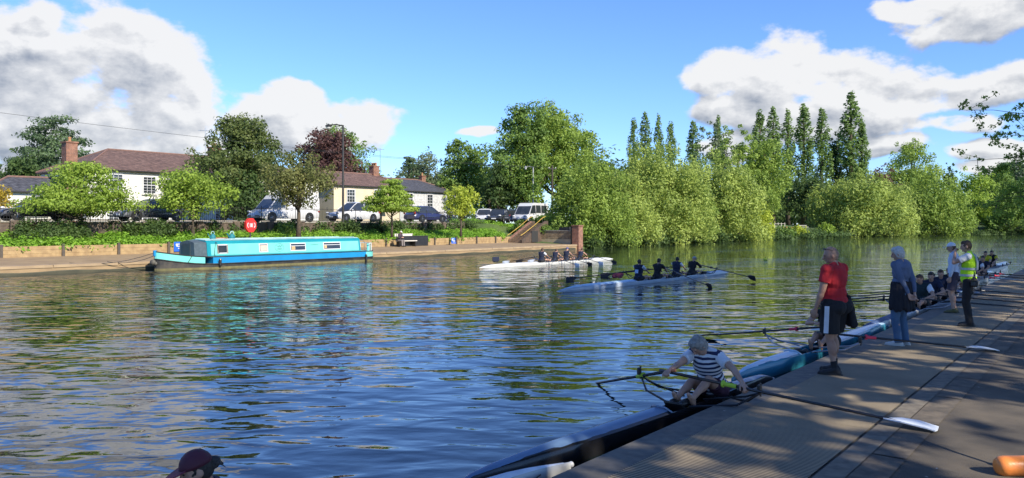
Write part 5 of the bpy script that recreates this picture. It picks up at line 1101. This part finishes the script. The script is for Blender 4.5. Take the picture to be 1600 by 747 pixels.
def crown_clumps(kind,w_,h_,seed,base=0.0,k=1.0):
    """kind of crown within width w_, from height base to h_; returns clumps in local coordinates"""
    rg=np.random.default_rng(seed); C=[]; Rr=w_/2; H=h_-base; mid=base+H/2
    if kind=='round':
        for d in dirs(rg,int(34*k)):
            f=.62+.26*rg.random(); r=Rr*(.2+.14*rg.random())
            C.append(((d[0]*Rr*f,d[1]*Rr*f,mid+d[2]*H/2*f*.98),(r,r,r*.8)))
        for d in dirs(rg,10): C.append(((d[0]*Rr*.35,d[1]*Rr*.35,mid+d[2]*H*.2),(Rr*.4,Rr*.4,H*.18)))
        for d in dirs(rg,int(26*k)):                 # small sprays past the outline
            f=.93+.12*rg.random(); r=Rr*(.07+.06*rg.random())
            C.append(((d[0]*Rr*f,d[1]*Rr*f,mid+d[2]*H/2*f),(r,r,r)))
    elif kind=='dome':                               # riverside willow: foliage to the ground, feathery upright top
        for d in dirs(rg,int(80*k)):
            z=abs(d[2]); f=.66+.27*rg.random(); r=Rr*(.12+.09*rg.random()); rr_=Rr*math.sqrt(max(0,1-z**3.2))/max(.15,math.sqrt(1-z*z))
            C.append(((d[0]*rr_*f,d[1]*rr_*f,base+.04*H+z*H*f*.9),(r,r,r*1.25)))
        for d in dirs(rg,12): C.append(((d[0]*Rr*.4,d[1]*Rr*.4,base+H*.15+abs(d[2])*H*.45),(Rr*.42,Rr*.42,H*.2)))
        for d in dirs(rg,int(60*k)):
            z=abs(d[2])**.7; f=.88+.16*rg.random(); r=Rr*(.035+.03*rg.random())
            q_=math.hypot(d[0],d[1])+1e-6; w3=Rr*.97*f*math.sqrt(max(0,1-z**3.2)); C.append(((d[0]/q_*w3*(.4+.6*rg.random()**.5),d[1]/q_*w3,base+z*H*f*.97),(r*1.2,r*1.2,r*2.2)))
    elif kind=='column':
        n=int(40*k)
        for i in range(n):
            t=(i+.5)/n; pr=(t/.12)**.6 if t<.12 else (1-((t-.12)/.88)**3.0)**.75*.95+.06
            a=rg.random()*2*PI; rr_=Rr*pr*(.25+.5*rg.random()); r=Rr*(.26+.16*rg.random())*(.5+.5*pr)
            C.append(((math.cos(a)*rr_,math.sin(a)*rr_,base+t*H*.97),(r,r,r*2.3)))
        for i in range(int(24*k)):
            t=rg.random(); pr=(1-t**2.2)**.8*.95+.06; a=rg.random()*2*PI; r=Rr*.12
            C.append(((math.cos(a)*Rr*pr*.9,math.sin(a)*Rr*pr*.9,base+t*H),(r,r,r*3)))
    elif kind=='layered':
        nl=int(6*k)
        for i in range(nl):
            t=(i+.4)/nl; pr=(1-t)**.75*.92+.14; m_=int(3+9*pr)
            for j in range(m_):
                a=2*PI*(j+rg.random()*.8)/m_; f=.45+.5*rg.random(); r=Rr*(.2+.14*rg.random())*(.6+.4*pr)
                C.append(((math.cos(a)*Rr*pr*f,math.sin(a)*Rr*pr*f,base+H*(t+.08*rg.normal()*.6)*.92+.05*H),(r*1.25,r*1.25,r*.38)))
            C.append(((0,0,base+H*t*.9),(Rr*.3*pr,Rr*.3*pr,H*.07)))
    elif kind=='airy':
        for d in dirs(rg,int(60*k)):
            f=.3+.7*rg.random(); r=Rr*(.06+.07*rg.random())
            C.append(((d[0]*Rr*f,d[1]*Rr*f,mid+d[2]*H/2*f),(r*1.3,r*1.3,r)))
    elif kind=='multi':                              # several rounded lobes heaped up
        L_=[(0,0,.62,.62)]+[(math.cos(a)*.48,math.sin(a)*.48,.30+.28*rg.random(),.45) for a in np.linspace(0,2*PI,7)[:-1]+rg.random()]
        L_+=[(rg.uniform(-.3,.3),rg.uniform(-.3,.3),.72+.1*rg.random(),.3) for _ in range(3)]
        for (lx,ly,lz,lr) in L_:
            for d in dirs(rg,int(15*k)):
                f=.72+.3*rg.random(); r=Rr*(.10+.08*rg.random())
                z=base+H*lz+d[2]*H*.30*(lr/.5)*f
                if z>base: C.append(((lx*Rr+d[0]*Rr*lr*f,ly*Rr+d[1]*Rr*lr*f,min(z,base+H)),(r,r,r*.95)))
            C.append(((lx*Rr,ly*Rr,base+H*lz*.9),(Rr*lr*.7,Rr*lr*.7,H*.18*(lr/.5))))
    return C
def limbs(C,h0,h1,r0,seed,n=9,lean=(0,0)):
    rg=random.Random(seed); mb=MB(); top=Vector((lean[0],lean[1],h1)); pts=[Vector((0,0,-.3))]
    for i in range(1,7):
        t=i/6; pts.append(Vector((lean[0]*t+rg.uniform(-.1,.1)*r0*3,lean[1]*t+rg.uniform(-.1,.1)*r0*3,h1*t)))
    mb.tube(pts,[r0*1.35]+[r0*(1-.8*i/6) for i in range(1,7)],8)
    big=sorted(C,key=lambda c:-c[1][0])[:max(n*3,12)]; rg.shuffle(big)
    for c,r in big[:n]:
        c=Vector(c); zt=max(h0*.8,min(h1*.85,c.z*.55)); a=pts[0].lerp(pts[-1],zt/h1); a.z=zt
        m_=a.lerp(c,.5)+Vector((0,0,-.08*(c-a).length)); q=r0*(1-.7*zt/h1)*.6
        mb.tube([a,m_,c],[q,q*.6,q*.2],6)
    return mb
LM={}
def LMAT(k):
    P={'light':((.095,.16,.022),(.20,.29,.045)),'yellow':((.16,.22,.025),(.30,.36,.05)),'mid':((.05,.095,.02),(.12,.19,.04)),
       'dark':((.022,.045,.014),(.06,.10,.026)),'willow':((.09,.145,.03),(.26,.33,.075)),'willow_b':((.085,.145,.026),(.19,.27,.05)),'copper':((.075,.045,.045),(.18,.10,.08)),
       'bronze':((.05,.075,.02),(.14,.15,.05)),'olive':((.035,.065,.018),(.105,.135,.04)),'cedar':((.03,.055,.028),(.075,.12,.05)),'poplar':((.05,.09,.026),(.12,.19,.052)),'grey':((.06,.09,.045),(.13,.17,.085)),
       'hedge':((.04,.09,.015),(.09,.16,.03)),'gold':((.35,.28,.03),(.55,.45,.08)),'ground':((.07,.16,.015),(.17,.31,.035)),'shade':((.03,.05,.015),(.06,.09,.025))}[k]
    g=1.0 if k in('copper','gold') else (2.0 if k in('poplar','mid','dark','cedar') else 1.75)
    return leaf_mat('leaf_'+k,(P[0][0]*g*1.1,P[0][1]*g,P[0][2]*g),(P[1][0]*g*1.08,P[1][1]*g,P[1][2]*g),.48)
_ts=[100]
def tree(name,label,px,Y,top,wpx,col,kind='round',ground=2.4,base=None,leaf=None,cover=1.0,k=1.0,r0=None,group=None,nl=9,at=None,htop=None,width=None,**kw):
    _ts[0]+=1; sd_=_ts[0]
    if at is None:
        X=(px-CX)/F*Y; H=zat(top,Y)-ground; w_=wpx/F*Y
    else: X,Y=at; H=htop; w_=width
    base=H*.22 if base is None else base
    leaf=leaf or max(.13,Y*.0023); C=crown_clumps(kind,w_,H,sd_,base,k)
    o=thing(name,label,'tree',(X,Y,ground),0,group)
    V,T_=leaves(C,leaf,sd_,cover,**kw); objof('crown',mesh_leaves('crown',V,T_,LMAT(col)),o)
    limbs(C,base*.7+.2,base+(H-base)*(.9 if kind=='column' else .72),r0 or max(.1,H*.018),sd_,nl).build('trunk',bark,o,True)
    return o
# street trees on the near side of the street
tree('maple_tree','wide spreading light green tree with layered boughs before the white house, leftmost street tree',127,46.5,249,158,'light','layered',1.5,1.5,.12,.62,1.25,.09)
tree('maple_tree','low rounded light green tree between the parked dark cars and the white house end',302,50.5,257,124,'light','round',1.5,1.2,.13,.62,1.0,.12)
tree('hawthorn_tree','brownish green tree with dark trunk in front of the white van',466,54.5,236,120,'bronze','round',1.6,1.9,.13,.55,1.0,.16)
tree('maple_tree','small two tiered light green tree in front of the cream house',612,62,277,82,'light','layered',1.6,1.7,.14,1.1,1.0,.09)
tree('maple_tree','small yellow green rounded tree right of the blue hatchback',720,67,289,58,'yellow','round',1.6,1.3,.14,.8,.9,.09)
tree('golden_shrub','golden yellow shrub at the far left of the street',-2,57,284,42,'gold','round',2.4,.1,.14,.8,.7,.05)
# behind the houses
tree('cedar_tree','tall cedar with drooping tiers rising behind the white house chimney',84,96,180,140,'cedar','layered',2.5,4.5,.24,.6,1.6,.35)
tree('yew_tree','dark rounded evergreen below the cedar at the left edge',28,88,232,62,'dark','round',2.5,.5,.26,.9,.9,.25)
tree('lime_tree','very large dark green tree with reddish tints hiding the end of the white house',372,69,176,160,'olive','multi',2.4,1.2,.18,.8,1.25,.4)
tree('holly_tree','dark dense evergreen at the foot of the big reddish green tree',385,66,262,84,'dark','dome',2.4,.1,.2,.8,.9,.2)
tree('copper_beech','dark purple copper beech standing behind the cream house roof',512,112,200,128,'copper','multi',2.5,3,.28,.8,1.0,.4)
tree('ash_tree','bright green tree showing above and beside the purple copper beech',528,122,196,118,'mid','round',2.5,3,.3,.7,1.0,.4)
tree('elm_tree','pale small tree seen over the cream house ridge near the aerials',588,128,262,50,'light','round',2.5,1,.3,.8,.8,.3)
tree('pine_tree','dark conifer left of the round green tree behind the pale cottage',640,125,236,44,'cedar','layered',2.5,2,.28,.9,1.4,.3)
tree('sycamore_tree','grey green tree directly behind the right end of the pale cottage',668,132,230,92,'grey','round',2.5,1,.32,.9,1.0,.35)
tree('weeping_willow','broad weeping tree between the pale cottage and the tallest trees',722,106,219,100,'mid','multi',2.5,.4,.27,.85,1.0,.4)
tree('lime_tree','mid green tree right of the weeping tree and behind it',765,116,222,80,'mid','round',2.5,.5,.3,.9,1.0,.4)
# tall group beyond the steps
tree('sycamore_tree','tallest tree of the group beyond the steps, its left half dark green',815,97,160,122,'mid','multi',2.4,.6,.25,.95,1.25,.5)
tree('black_poplar','tall broad pale green tree behind the white minibus and pole',876,101,162,160,'willow_b','multi',2.4,1.5,.25,.8,1.4,.5)
tree('ivy_clad_tree','narrow bright green leafy tree with dark gaps behind the white minibus roof',820,97,208,66,'light','column',2.4,.4,.27,.55,1.0,.3)
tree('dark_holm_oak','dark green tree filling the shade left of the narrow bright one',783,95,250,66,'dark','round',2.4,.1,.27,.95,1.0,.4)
tree('maple_tree','dark green tree poking out behind the right shoulder of the tall group',925,118,199,52,'mid','multi',2.4,3,.3,.8,.9,.4)
# willows at the water's edge, from the brick pillar to the right
def willow(px,s_t,top,wpx,label,col='willow',base_z=.25,**kw):
    Y=s_t; return tree('willow_tree',label,px,Y,top+4,wpx*1.16,col,'dome',base_z,.0,kw.pop('leaf',None),kw.pop('cover',.72),kw.pop('k',1.2),group='willows lining the far bank',**kw)
willow(925,80.5,236,126,'leftmost bank willow, directly right of the brick pillar','willow_b')
willow(1030,95,206,150,'tall pale willow with feathery top under the four small poplars')
willow(965,86,262,120,'low bushy willow drooping over the water beside the pillar willow','willow')
willow(1122,109,226,130,'wide willow with a dark hollow at its foot, right of the tall pale one','willow')
willow(1172,115,300,66,'short bright yellow green willow bush at the water edge','yellow')
willow(1072,100,262,88,'rounded willow bush between the two tall pale willows','willow_b')
willow(1345,157,266,148,'big smooth dome of pale willow standing alone under the tallest poplar','willow',leaf=.34)
willow(1450,176,263,112,'second big dome willow, right of the lone dome under the round tree','willow_b',leaf=.36)
willow(1580,192,300,70,'low dark green willow at the right edge of the far bank','mid',leaf=.45)
tree('chestnut_tree','bright leafy tree with dark shade below right of the dome willows',1522,194,262,74,'light','round',1,.5,.42,.8,1,.5)
tree('alder_tree','yellow green loose tree rising behind the wide willow',1152,140,190,84,'willow_b','airy',2,3,.3,1.3,2.0,.4)
tree('alder_tree','grey green thin topped tree left of the yellow green loose one',1118,150,182,76,'grey','airy',2,4,.32,1.1,1.8,.4)
tree('alder_tree','yellow green broad tree before the row of tall poplars',1190,142,212,110,'willow_b','multi',2,1,.33,.65,1.0,.4)
tree('alder_tree','dark green tree filling the gap left of the lone dome willow',1262,172,262,70,'dark','round',2,.2,.4,.9,.9,.4)
tree('round_lime_tree','pale round crowned tree on the skyline behind the two dome willows',1424,236,221,88,'willow_b','round',2.5,6,.45,.75,1.2,.6)
tree('copper_tree','dark purplish tree right of the tallest poplar on the skyline',1372,228,256,66,'copper','round',2.5,2,.5,.8,.8,.5)
tree('cedar_tree','dark flat tiered cedar above the right hand end of the far bank',1582,215,250,110,'cedar','layered',2.5,5,.5,.8,1.4,.5)
tree('pine_tree','small dark tree top between the dome willow and the bright leafy tree',1483,240,251,24,'dark','round',2.5,6,.5,.8,.7,.4)
tree('oak_tree','mid green tree at the right edge behind the low dark willow',1560,205,258,90,'mid','multi',2,1,.45,.8,1.0,.5)
# poplars: three shapes, copied along the line
pop=[(990,182,18,0),(1008,174,22,1),(1029,179,17,2),(1048,187,18,0),(1083,188,24,1),(1122,182,22,2),(1187,169,24,0),(1208,166,26,1),(1231,171,22,2),(1256,160,30,0),(1284,168,26,1),(1330,144,35,2),(1347,187,22,0)]
plab=['leftmost of the four small poplars over the tall pale willow','largest of the four small poplars over the tall pale willow','third of the four small poplars over the tall pale willow','rightmost of the four small poplars over the tall pale willow','single slim poplar standing apart in the dip right of the four small ones','broader poplar tip just left of the loose alder tops','first poplar of the tall row right of the alders','second poplar of the tall row, close to the first','slim third poplar of the tall row','tall fourth poplar of the row with gaps low in its crown','fifth poplar of the row, beside the dark round tree','tallest and widest poplar, highest of all the trees','small poplar spire leaning against the right side of the tallest poplar']
protos={}
for (px,ty,wp,pi),lb_ in zip(pop,plab):
    Y=178 if px<1100 else 186; X=(px-CX)/F*Y; H=zat(ty,Y)-2.2; w_=wp/F*Y
    if pi not in protos:
        C=crown_clumps('column',4.0,30,50+pi,3,2.0); V,T_=leaves(C,.34,60+pi,.9)
        o=thing('poplar_tree',lb_,'tree',(X,Y,2.2),0,'tall poplars on the skyline')
        objof('crown',mesh_leaves('crown',V,T_,LMAT('poplar')),o); limbs(C,2,27,.4,pi,8).build('trunk',bark,o,True); protos[pi]=o
    else: o=copy_tree(protos[pi],None,lb_); o.location=(X,Y,2.2); o.rotation_euler=(0,0,rnd.uniform(0,6))
    q=w_/4.0*1.45; o.scale=(q,q,H/30)
tree('dark_oak','dark round crowned tree between the fifth and the tallest poplar',1306,192,195,40,'dark','round',2.4,4,.45,.85,1.1,.5)
# distant wood behind everything
rg=random.Random(5); C=[]
for i in range(300):
    px=rg.uniform(930,1720); Y=rg.uniform(225,300); X=(px-CX)/F*Y
    if px<1080: X,Y=(px-CX)/F*150,150+rg.uniform(0,20)
    h=rg.uniform(5,15 if px<1450 else 14); C.append(((X,Y,2+h*.5),(5,5,h*.55)))
V,T_=leaves(C,.7,9,.5); tag(objof('distant_wood',mesh_leaves('distant_wood',V,T_,LMAT('dark'))),'distant dark wood closing the view behind the willows and poplars','wood',kind='stuff')
C=[]
for i in range(70):
    px=rg.uniform(-250,760); Y=rg.uniform(150,190); X=(px-CX)/F*Y; h=rg.uniform(5,12)
    C.append(((X,Y,2+h*.5),(5,5,h*.5)))
V,T_=leaves(C,.6,19,.5); tag(objof('distant_wood',mesh_leaves('distant_wood',V,T_,LMAT('mid'))),'distant green wood behind the street houses','wood',kind='stuff')
# bank undergrowth at the right reach and shrubs
C=[]
for i in range(420):
    s=rg.uniform(64,235); t=rg.uniform(-.8,2.6); p=FB(s,t,gz(s,t)); r=rg.uniform(.3,.8)
    if rg.random()<.25: r*=1.4
    C.append(((p.x,p.y,max(.15,p.z)+r*.45),(r*1.2,r*1.2,r*.8)))
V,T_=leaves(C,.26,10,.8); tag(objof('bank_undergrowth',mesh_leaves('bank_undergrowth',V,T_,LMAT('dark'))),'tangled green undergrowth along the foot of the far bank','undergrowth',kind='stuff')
def shrub(label,px,n,top,wpx,col,kind='dome',group=None,name='shrub',zb=None,**kw):
    s,Y=ray_n(px,n); X=(px-CX)/F*Y; zb=1.0 if zb is None else zb; H=max(.5,zat(top,Y)-zb); w_=wpx/F*Y; _ts[0]+=1
    C=crown_clumps(kind,w_,H,_ts[0],0,.6); V,T_=leaves(C,kw.get('leaf',max(.1,Y*.0022)),_ts[0],kw.get('cover',.8))
    o=objof(name,mesh_leaves(name,V,T_,LMAT(col))); o.location=(X,Y,zb); return tag(o,label,'shrub',group)
shrub('bright yellow green bush at the water edge beneath the orange canoe',1248,-43.4,352,34,'yellow',zb=.3)
shrub('low dark bush left of the orange canoe',1222,-43.6,352,40,'mid',zb=.3)
shrub('yellow green bush at the left foot of the lone dome willow',1290,-43.4,348,34,'light',zb=.3)
shrub('tall weedy bush growing over the brick wall behind the narrowboat',445,-49,346,60,'willow_b',zb=1.3)
shrub('clipped round hedge at the left of the river steps',812,-49.2,343,34,'hedge',zb=1.2,name='hedge')
shrub('dark clipped hedge on top of the wall right of the river steps',868,-48.5,337,44,'hedge','round',zb=1.6,name='hedge')
shrub('dark green hedge behind the steps below the white minibus',842,-53,333,60,'hedge','round',zb=2.0,name='hedge')
shrub('leafy shrub overhanging the stone river wall',850,-46,358,50,'mid',zb=1.7)
shrub('ivy growing over the wall between the dark cars',235,-48.6,340,80,'dark',zb=1.4)
shrub('ivy patch on the wall below the leftmost street tree',80,-48.6,346,120,'dark',zb=1.4)
shrub('dark ivy on the wall beside the small two tiered tree',545,-48.9,343,50,'dark',zb=1.4)
C=[]
for i in range(330):
    s=rg.uniform(8,47) if i<250 else rg.uniform(47,58); p=FB(s,9.8+rg.uniform(-.15,.15),rg.uniform(1.5,2.45)); r=rg.uniform(.2,.42)
    if mnoise.noise(Vector((s*.35,1,1)))<-.15: continue
    C.append(((p.x,p.y,p.z),(r*1.2,r*.8,r)))
V,T_=leaves(C,.13,31,.8); tag(objof('wall_ivy',mesh_leaves('wall_ivy',V,T_,LMAT('dark'))),'dark ivy hanging over the brick wall below the railings','ivy',kind='stuff')
# ground cover on the sloping bank
C=[]
for i in range(1500):
    s=rg.uniform(-5,60); t=rg.uniform(6.6,9.9) if i<1350 else rg.uniform(6.6,14)
    if i>=1350: s=rg.uniform(52,60.5) if t<9.5 else rg.uniform(58,66)
    p=FB(s,t,gz(s,t)); r=rg.uniform(.22,.55)
    if abs(s-(W(0,0).x+55.5))<1.6 and t<7.6: continue
    C.append(((p.x,p.y,p.z+r*.4),(r,r,r*.75)))
V,T_=leaves(C,.12,11,.75,up=.5); tag(objof('bank_plants',mesh_leaves('bank_plants',V,T_,LMAT('ground'))),'bright green low plants covering the slope above the boards','ground cover',kind='stuff')
# ---- our own bank: tall limes behind the photographer that shade the landing stage
for i in range(9):
    s=-4+i*6.9; n=9.5+1.2*math.sin(i*2.1); p=W(s,n)
    tree('lime_tree','tall broad lime tree of the row shading the landing stage',0,0,0,0,'shade','multi',.15,4.5,.42,.58,1.0,.4,group='row of limes behind the landing stage',at=(p.x,p.y),htop=22,width=13)
# overhanging tree at the right edge: airy boughs over the water
p=W(36,2.5); o=thing('overhanging_tree','tree with airy pale leaved boughs hanging in over the water at the right edge','tree',(p.x,p.y,.2))
rg=random.Random(12); mb=MB(); mb.tube([(0,0,-.3),(-.2,.1,2),(-.3,.3,4),(-.2,.2,6.5),(0,0,9)],[.3,.24,.2,.14,.05],8); C=[]
tw=W(0,-1)
for k in range(22):
    a=Vector((-.25,.25,rg.uniform(1.8,4.9))); d=(-EN+ES*rg.uniform(-.75,.75)).normalized(); l=rg.uniform(3.5,7.8)
    e=a+d*l+Vector((0,0,rg.uniform(-.6,1.9))); m_=a.lerp(e,.5)+Vector((rg.uniform(-.3,.3),rg.uniform(-.3,.3),.7)); mb.tube([a]+[(a.lerp(m_,t*2) if t<.5 else m_.lerp(e,t*2-1))+Vector((rg.uniform(-1,1),rg.uniform(-1,1),rg.uniform(-1,1)))*.14 for t in(.2,.35,.5,.62,.75,.88)]+[e],[.05,.035,.028,.022,.016,.012,.009,.005],5)
    for j in range(13):
        t=rg.uniform(.4,1.02); b0=a.lerp(m_,t*2) if t<.5 else m_.lerp(e,(t-.5)*2)
        q=b0+Vector((rg.uniform(-.8,.8),rg.uniform(-.8,.8),rg.uniform(-.6,.5))); mb.tube([b0,q],[.012,.004],4)
        for u in range(6):
            qq=b0.lerp(q,.2+.18*u); r=rg.uniform(.07,.17); C.append((tuple(qq+Vector((rg.uniform(-.15,.15),rg.uniform(-.15,.15),rg.uniform(-.1,.1)))),(r,r,r*.7)))
for k in range(16):
    d=rg.uniform(0,2*PI); C.append(((math.cos(d)*rg.uniform(0,3),math.sin(d)*rg.uniform(0,3),rg.uniform(5,10)),(1.1,1.1,.9)))
V,T_=leaves(C,.075,77,.6); objof('crown',mesh_leaves('crown',V,T_,LMAT('light')),o); mb.build('trunk',bark,o,True)
